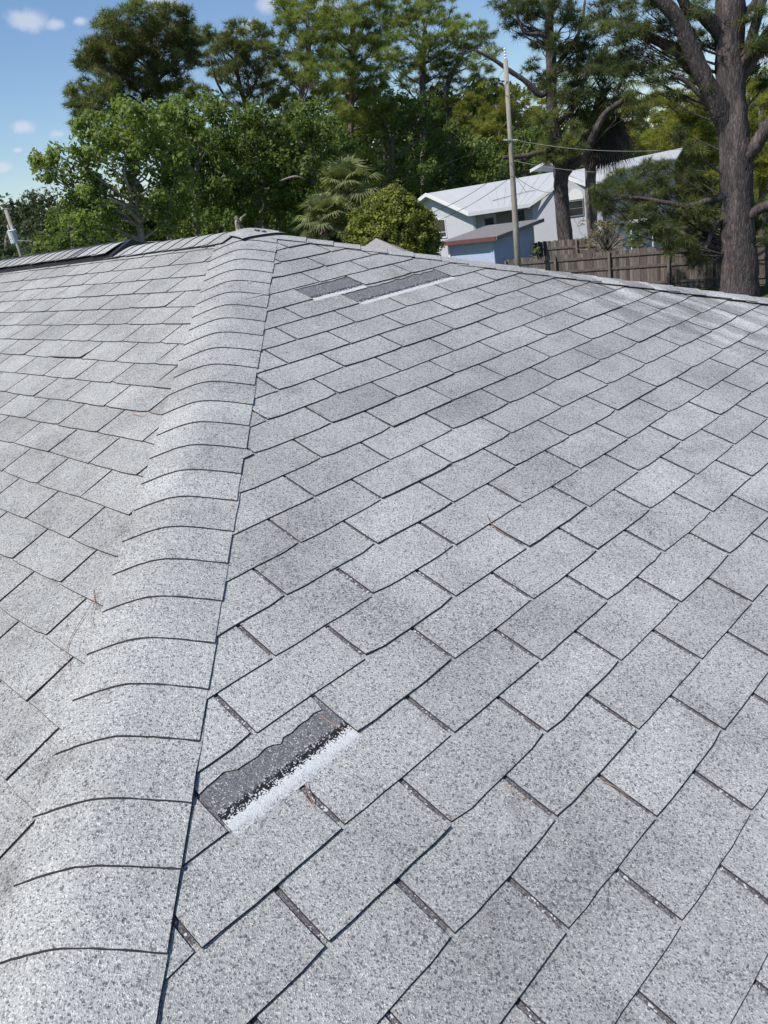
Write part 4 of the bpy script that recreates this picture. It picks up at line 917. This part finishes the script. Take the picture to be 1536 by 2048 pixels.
for p, q, nn in ((wA, wB, n1), (wB, wC, n2)):
    V = []; F = []; prism(V, F, [Vector((p.x, p.y, 0)), Vector((q.x, q.y, 0)), Vector((q.x, q.y, q.z-.06)), Vector((p.x, p.y, p.z-.06))], -nn*.18); part('wall', V, F, M_SHEDW, shed)
V = []; F = []; box_pts(V, F, (wA.x, wA.y, (wA.z-.1)/2), sd1*.06, sd2*.06, Z*((wA.z-.1)/2)); part('corner_post', V, F, M_WHITE, shed)
V = []; F = []; tube(V, F, [wB+n1*.05+n2*.05-Z*.1, Vector((wB.x, wB.y, .1))+n1*.05+n2*.05], [.035, .035], 8); part('downpipe', V, F, M_SHEDW, shed)
# small brownish roof glimpsed over the hip
gs = at(752, 476, 21); gsb = Vector((gs.x, gs.y, 0)); gsd = empty('garden_shed', 'low pinkish brown roof tip just over the hip before the golden bush', 'shed', gsb)
dr = ray(752, 476); fw_ = Vector((dr.x, dr.y, 0)).normalized(); rt = fw_.cross(Z)
V = []; F = []; pk = gs; e = [pk+rt*1.05+fw_*1.1-Z*.64, pk-rt*1.05+fw_*1.1-Z*.58, pk-rt*1.05-fw_*1.1-Z*.58, pk+rt*1.05-fw_*1.1-Z*.64]
V = [pk]+e; F = [(0, 1, 2), (0, 2, 3), (0, 3, 4), (0, 4, 1), (4, 3, 2, 1)]; part('roof', V, F, M_PINKR, gsd)
V = []; F = []; box_pts(V, F, (gs.x, gs.y, (gs.z-.64)/2), rt*.9, fw_*.95, Z*((gs.z-.64)/2)); part('wall', V, F, M_WALLP, gsd)
# ------------------------------------------------------------------ fences
def fence(name, label, A, B, H, pw, seed, rails=(.35, 1.05, 1.45), post_every=2.4, facing=1):
    A = Vector((A.x, A.y, 0)); B = Vector((B.x, B.y, 0)); root = empty(name, label, 'fence', A); d = (B-A); Ln = d.length; d.normalize(); n_ = d.cross(Z)
    if n_.dot(CAM-A) < 0: n_ = -n_
    g = random.Random(seed); x = 0; k = 0
    while x < Ln:
        wv = pw*g.uniform(.96, 1.02); h = H*g.uniform(.985, 1.012); V = []; F = []; c = wv*.12
        pts = [(x+.003, .04), (x+wv-.003, .04), (x+wv-.003, h-c), (x+wv-c, h), (x+c, h), (x+.003, h-c)]
        tl = g.uniform(-.004, .004)
        prism(V, F, [A+d*(px_+tl*pz)+Z*pz for px_, pz in pts], -n_*(.016+g.uniform(-.003, .003)))
        o = part('plank', V, F, M_FENCE, root); attr(o, g.random()); x += wv+.004; k += 1
    for rz in rails:
        V = []; F = []; box_pts(V, F, A+d*(Ln/2)+n_*.022+Z*rz, d*(Ln/2), n_*.02, Z*.045); o = part('rail', V, F, M_FENCE, root); attr(o, .4)
    x = .0
    while x <= Ln+.01:
        V = []; F = []; box_pts(V, F, A+d*x+n_*.092+Z*(H/2-.03), d*.048, n_*.048, Z*(H/2-.02)); o = part('post', V, F, M_FENCE, root); attr(o, .75); x += post_every
    return root
fR = ground(1528, 576); fL0 = at(1012, 520, 38.5)
FH = 1.68
fLg = at(1013, 519, 40); 
# left end distance chosen so that the fence top meets the picture there
dL = ray(1013, 519); tL = (FH-CAM.z)/dL.z; fL = CAM+dL*tL
dR = ray(1500, 478); tR = (FH-CAM.z)/dR.z; fR = CAM+dR*tR
fRR = fR+(fR-fL)*.35
fence('wooden_fence', 'weathered grey brown board fence running behind the big pine trunk', fL, fRR, FH, .14, 3, rails=(.32, .98, 1.46), post_every=2.45)
b1 = at(1068, 462, 41.0); b2 = at(1240, 470, 38.5)
fence('wooden_fence', 'older grey board fence section behind, below the white-roofed house', b1, b2, 1.95, .15, 4, rails=(.4, 1.6), post_every=2.4)
# ------------------------------------------------------------------ utility poles and wires
def pole(label, top, topD, r_t, r_b, leanpx):
    D = topD; t = at(top[0], top[1], D); bb = at(leanpx[0], leanpx[1], D); k = t.z/(t.z-bb.z); base = t+(bb-t)*k; base.z = 0
    root = empty('utility_pole', label, 'utility pole', base); V = []; F = []; tube(V, F, [base, base.lerp(t, .33), base.lerp(t, .66), t], [r_b, r_b*.9, r_t*1.1, r_t], 12, .03); o = part('pole', V, F, M_POLE, root, smooth=True); attr(o, .6); return root, base, t
pr, pb, ptop = pole('plain weathered wooden utility pole in front of the white-roofed house', (1011, 120), 35.2, .088, .14, (1035, 512))
def ins(root, p, d, n=4, r_=.045, L_=.22):
    V = []; F = []; d = Vector(d).normalized(); pts = []; rr = []
    for k in range(n*2+1): pts.append(p+d*L_*k/(n*2)); rr.append(r_*(1 if k % 2 else .5))
    tube(V, F, pts, rr, 8); part('insulator', V, F, M_CER, root)
ins(pr, ptop, (0, 0, 1), 4, .055, .42)
pm = at(1021, 280, 35.1); ins(pr, pm+Rv*.1, Rv, 2, .04, .12); ins(pr, pm-Rv*.12, -Rv, 2, .04, .14)
V = []; F = []; box_pts(V, F, pm, Rv*.3, Fv*.03, Z*.03); part('bracket', V, F, M_WIREL, pr)
V = []; F = []; a0 = at(1008, 140, 34.95); tube(V, F, smooth_path([a0, at(998, 152, 34.95), at(996, 165, 34.95), at(1008, 178, 34.95)], [.012]*4, 4)[0], [.012]*13, 5); part('guard_loop', V, F, M_WIREL, pr)
# transformer pole
pr2, pb2, pt2 = pole('distant leaning-looking utility pole carrying a pale transformer at the left edge', (12, 420), 62, .13, .2, (42, 508))
tc = at(27, 474, 61.3); tax = (pt2-pb2).normalized()
V = []; F = []; tube(V, F, [tc-tax*.42, tc-tax*.38, tc+tax*.34, tc+tax*.40, tc+tax*.46], [.26, .29, .29, .31, .2], 16); part('transformer', V, F, M_TANK, pr2, smooth=False)
for dx in (-.15, .12): ins(pr2, tc+tax*.46+Rv*dx, tax, 3, .05, .28)
ins(pr2, at(33, 466, 61.3), tax, 3, .05, .3)
V = []; F = []; box_pts(V, F, tc+Rv*.32, Rv*.14, Fv*.03, Z*.03); part('bracket', V, F, M_WIREL, pr2)
def wire(label, p, q, sag, r_=.009, mat=M_WIRE):
    pts = []
    for k in range(25):
        f = k/24; c = p.lerp(q, f); c = c-Z*sag*4*f*(1-f); pts.append(c)
    V = []; F = []; tube(V, F, pts, [r_]*25, 5); o = mesh('overhead_wire', V, F, mat); tag(o, label, 'wire', 'overhead wires')
wire('grey overhead wire running right from the middle of the wooden pole', pm+Rv*.2, at(1600, 262, 31), .5, .006, M_WIREL)
wire('thinner wire below it crossing in front of the forked pine', at(1023, 320, 35.2), at(1600, 285, 33), .7, .007, M_WIREL)
wire('pale wire running down left from the wooden pole to the trees', pm-Rv*.25, at(600, 420, 44), .2, .006, M_WIRE)
wire('dark wire across the golden bush to the wooden pole', at(1024, 325, 35.2), at(640, 470, 22), .6)
wire('lower dark wire across the foot of the golden bush', at(1026, 350, 35.2), at(640, 498, 21), .5)
wire('service drop from the wooden pole to the white roof', at(1022, 345, 35.1), at(1122, 381, 45.5), .35)
wire('far thin wire running right from the transformer pole', at(35, 481, 61), at(470, 475, 50), .2, .018, M_WIREL)
wire('far thin wire leaving left from the transformer pole', at(22, 478, 61), at(-60, 500, 55), .2, .02, M_WIREL)
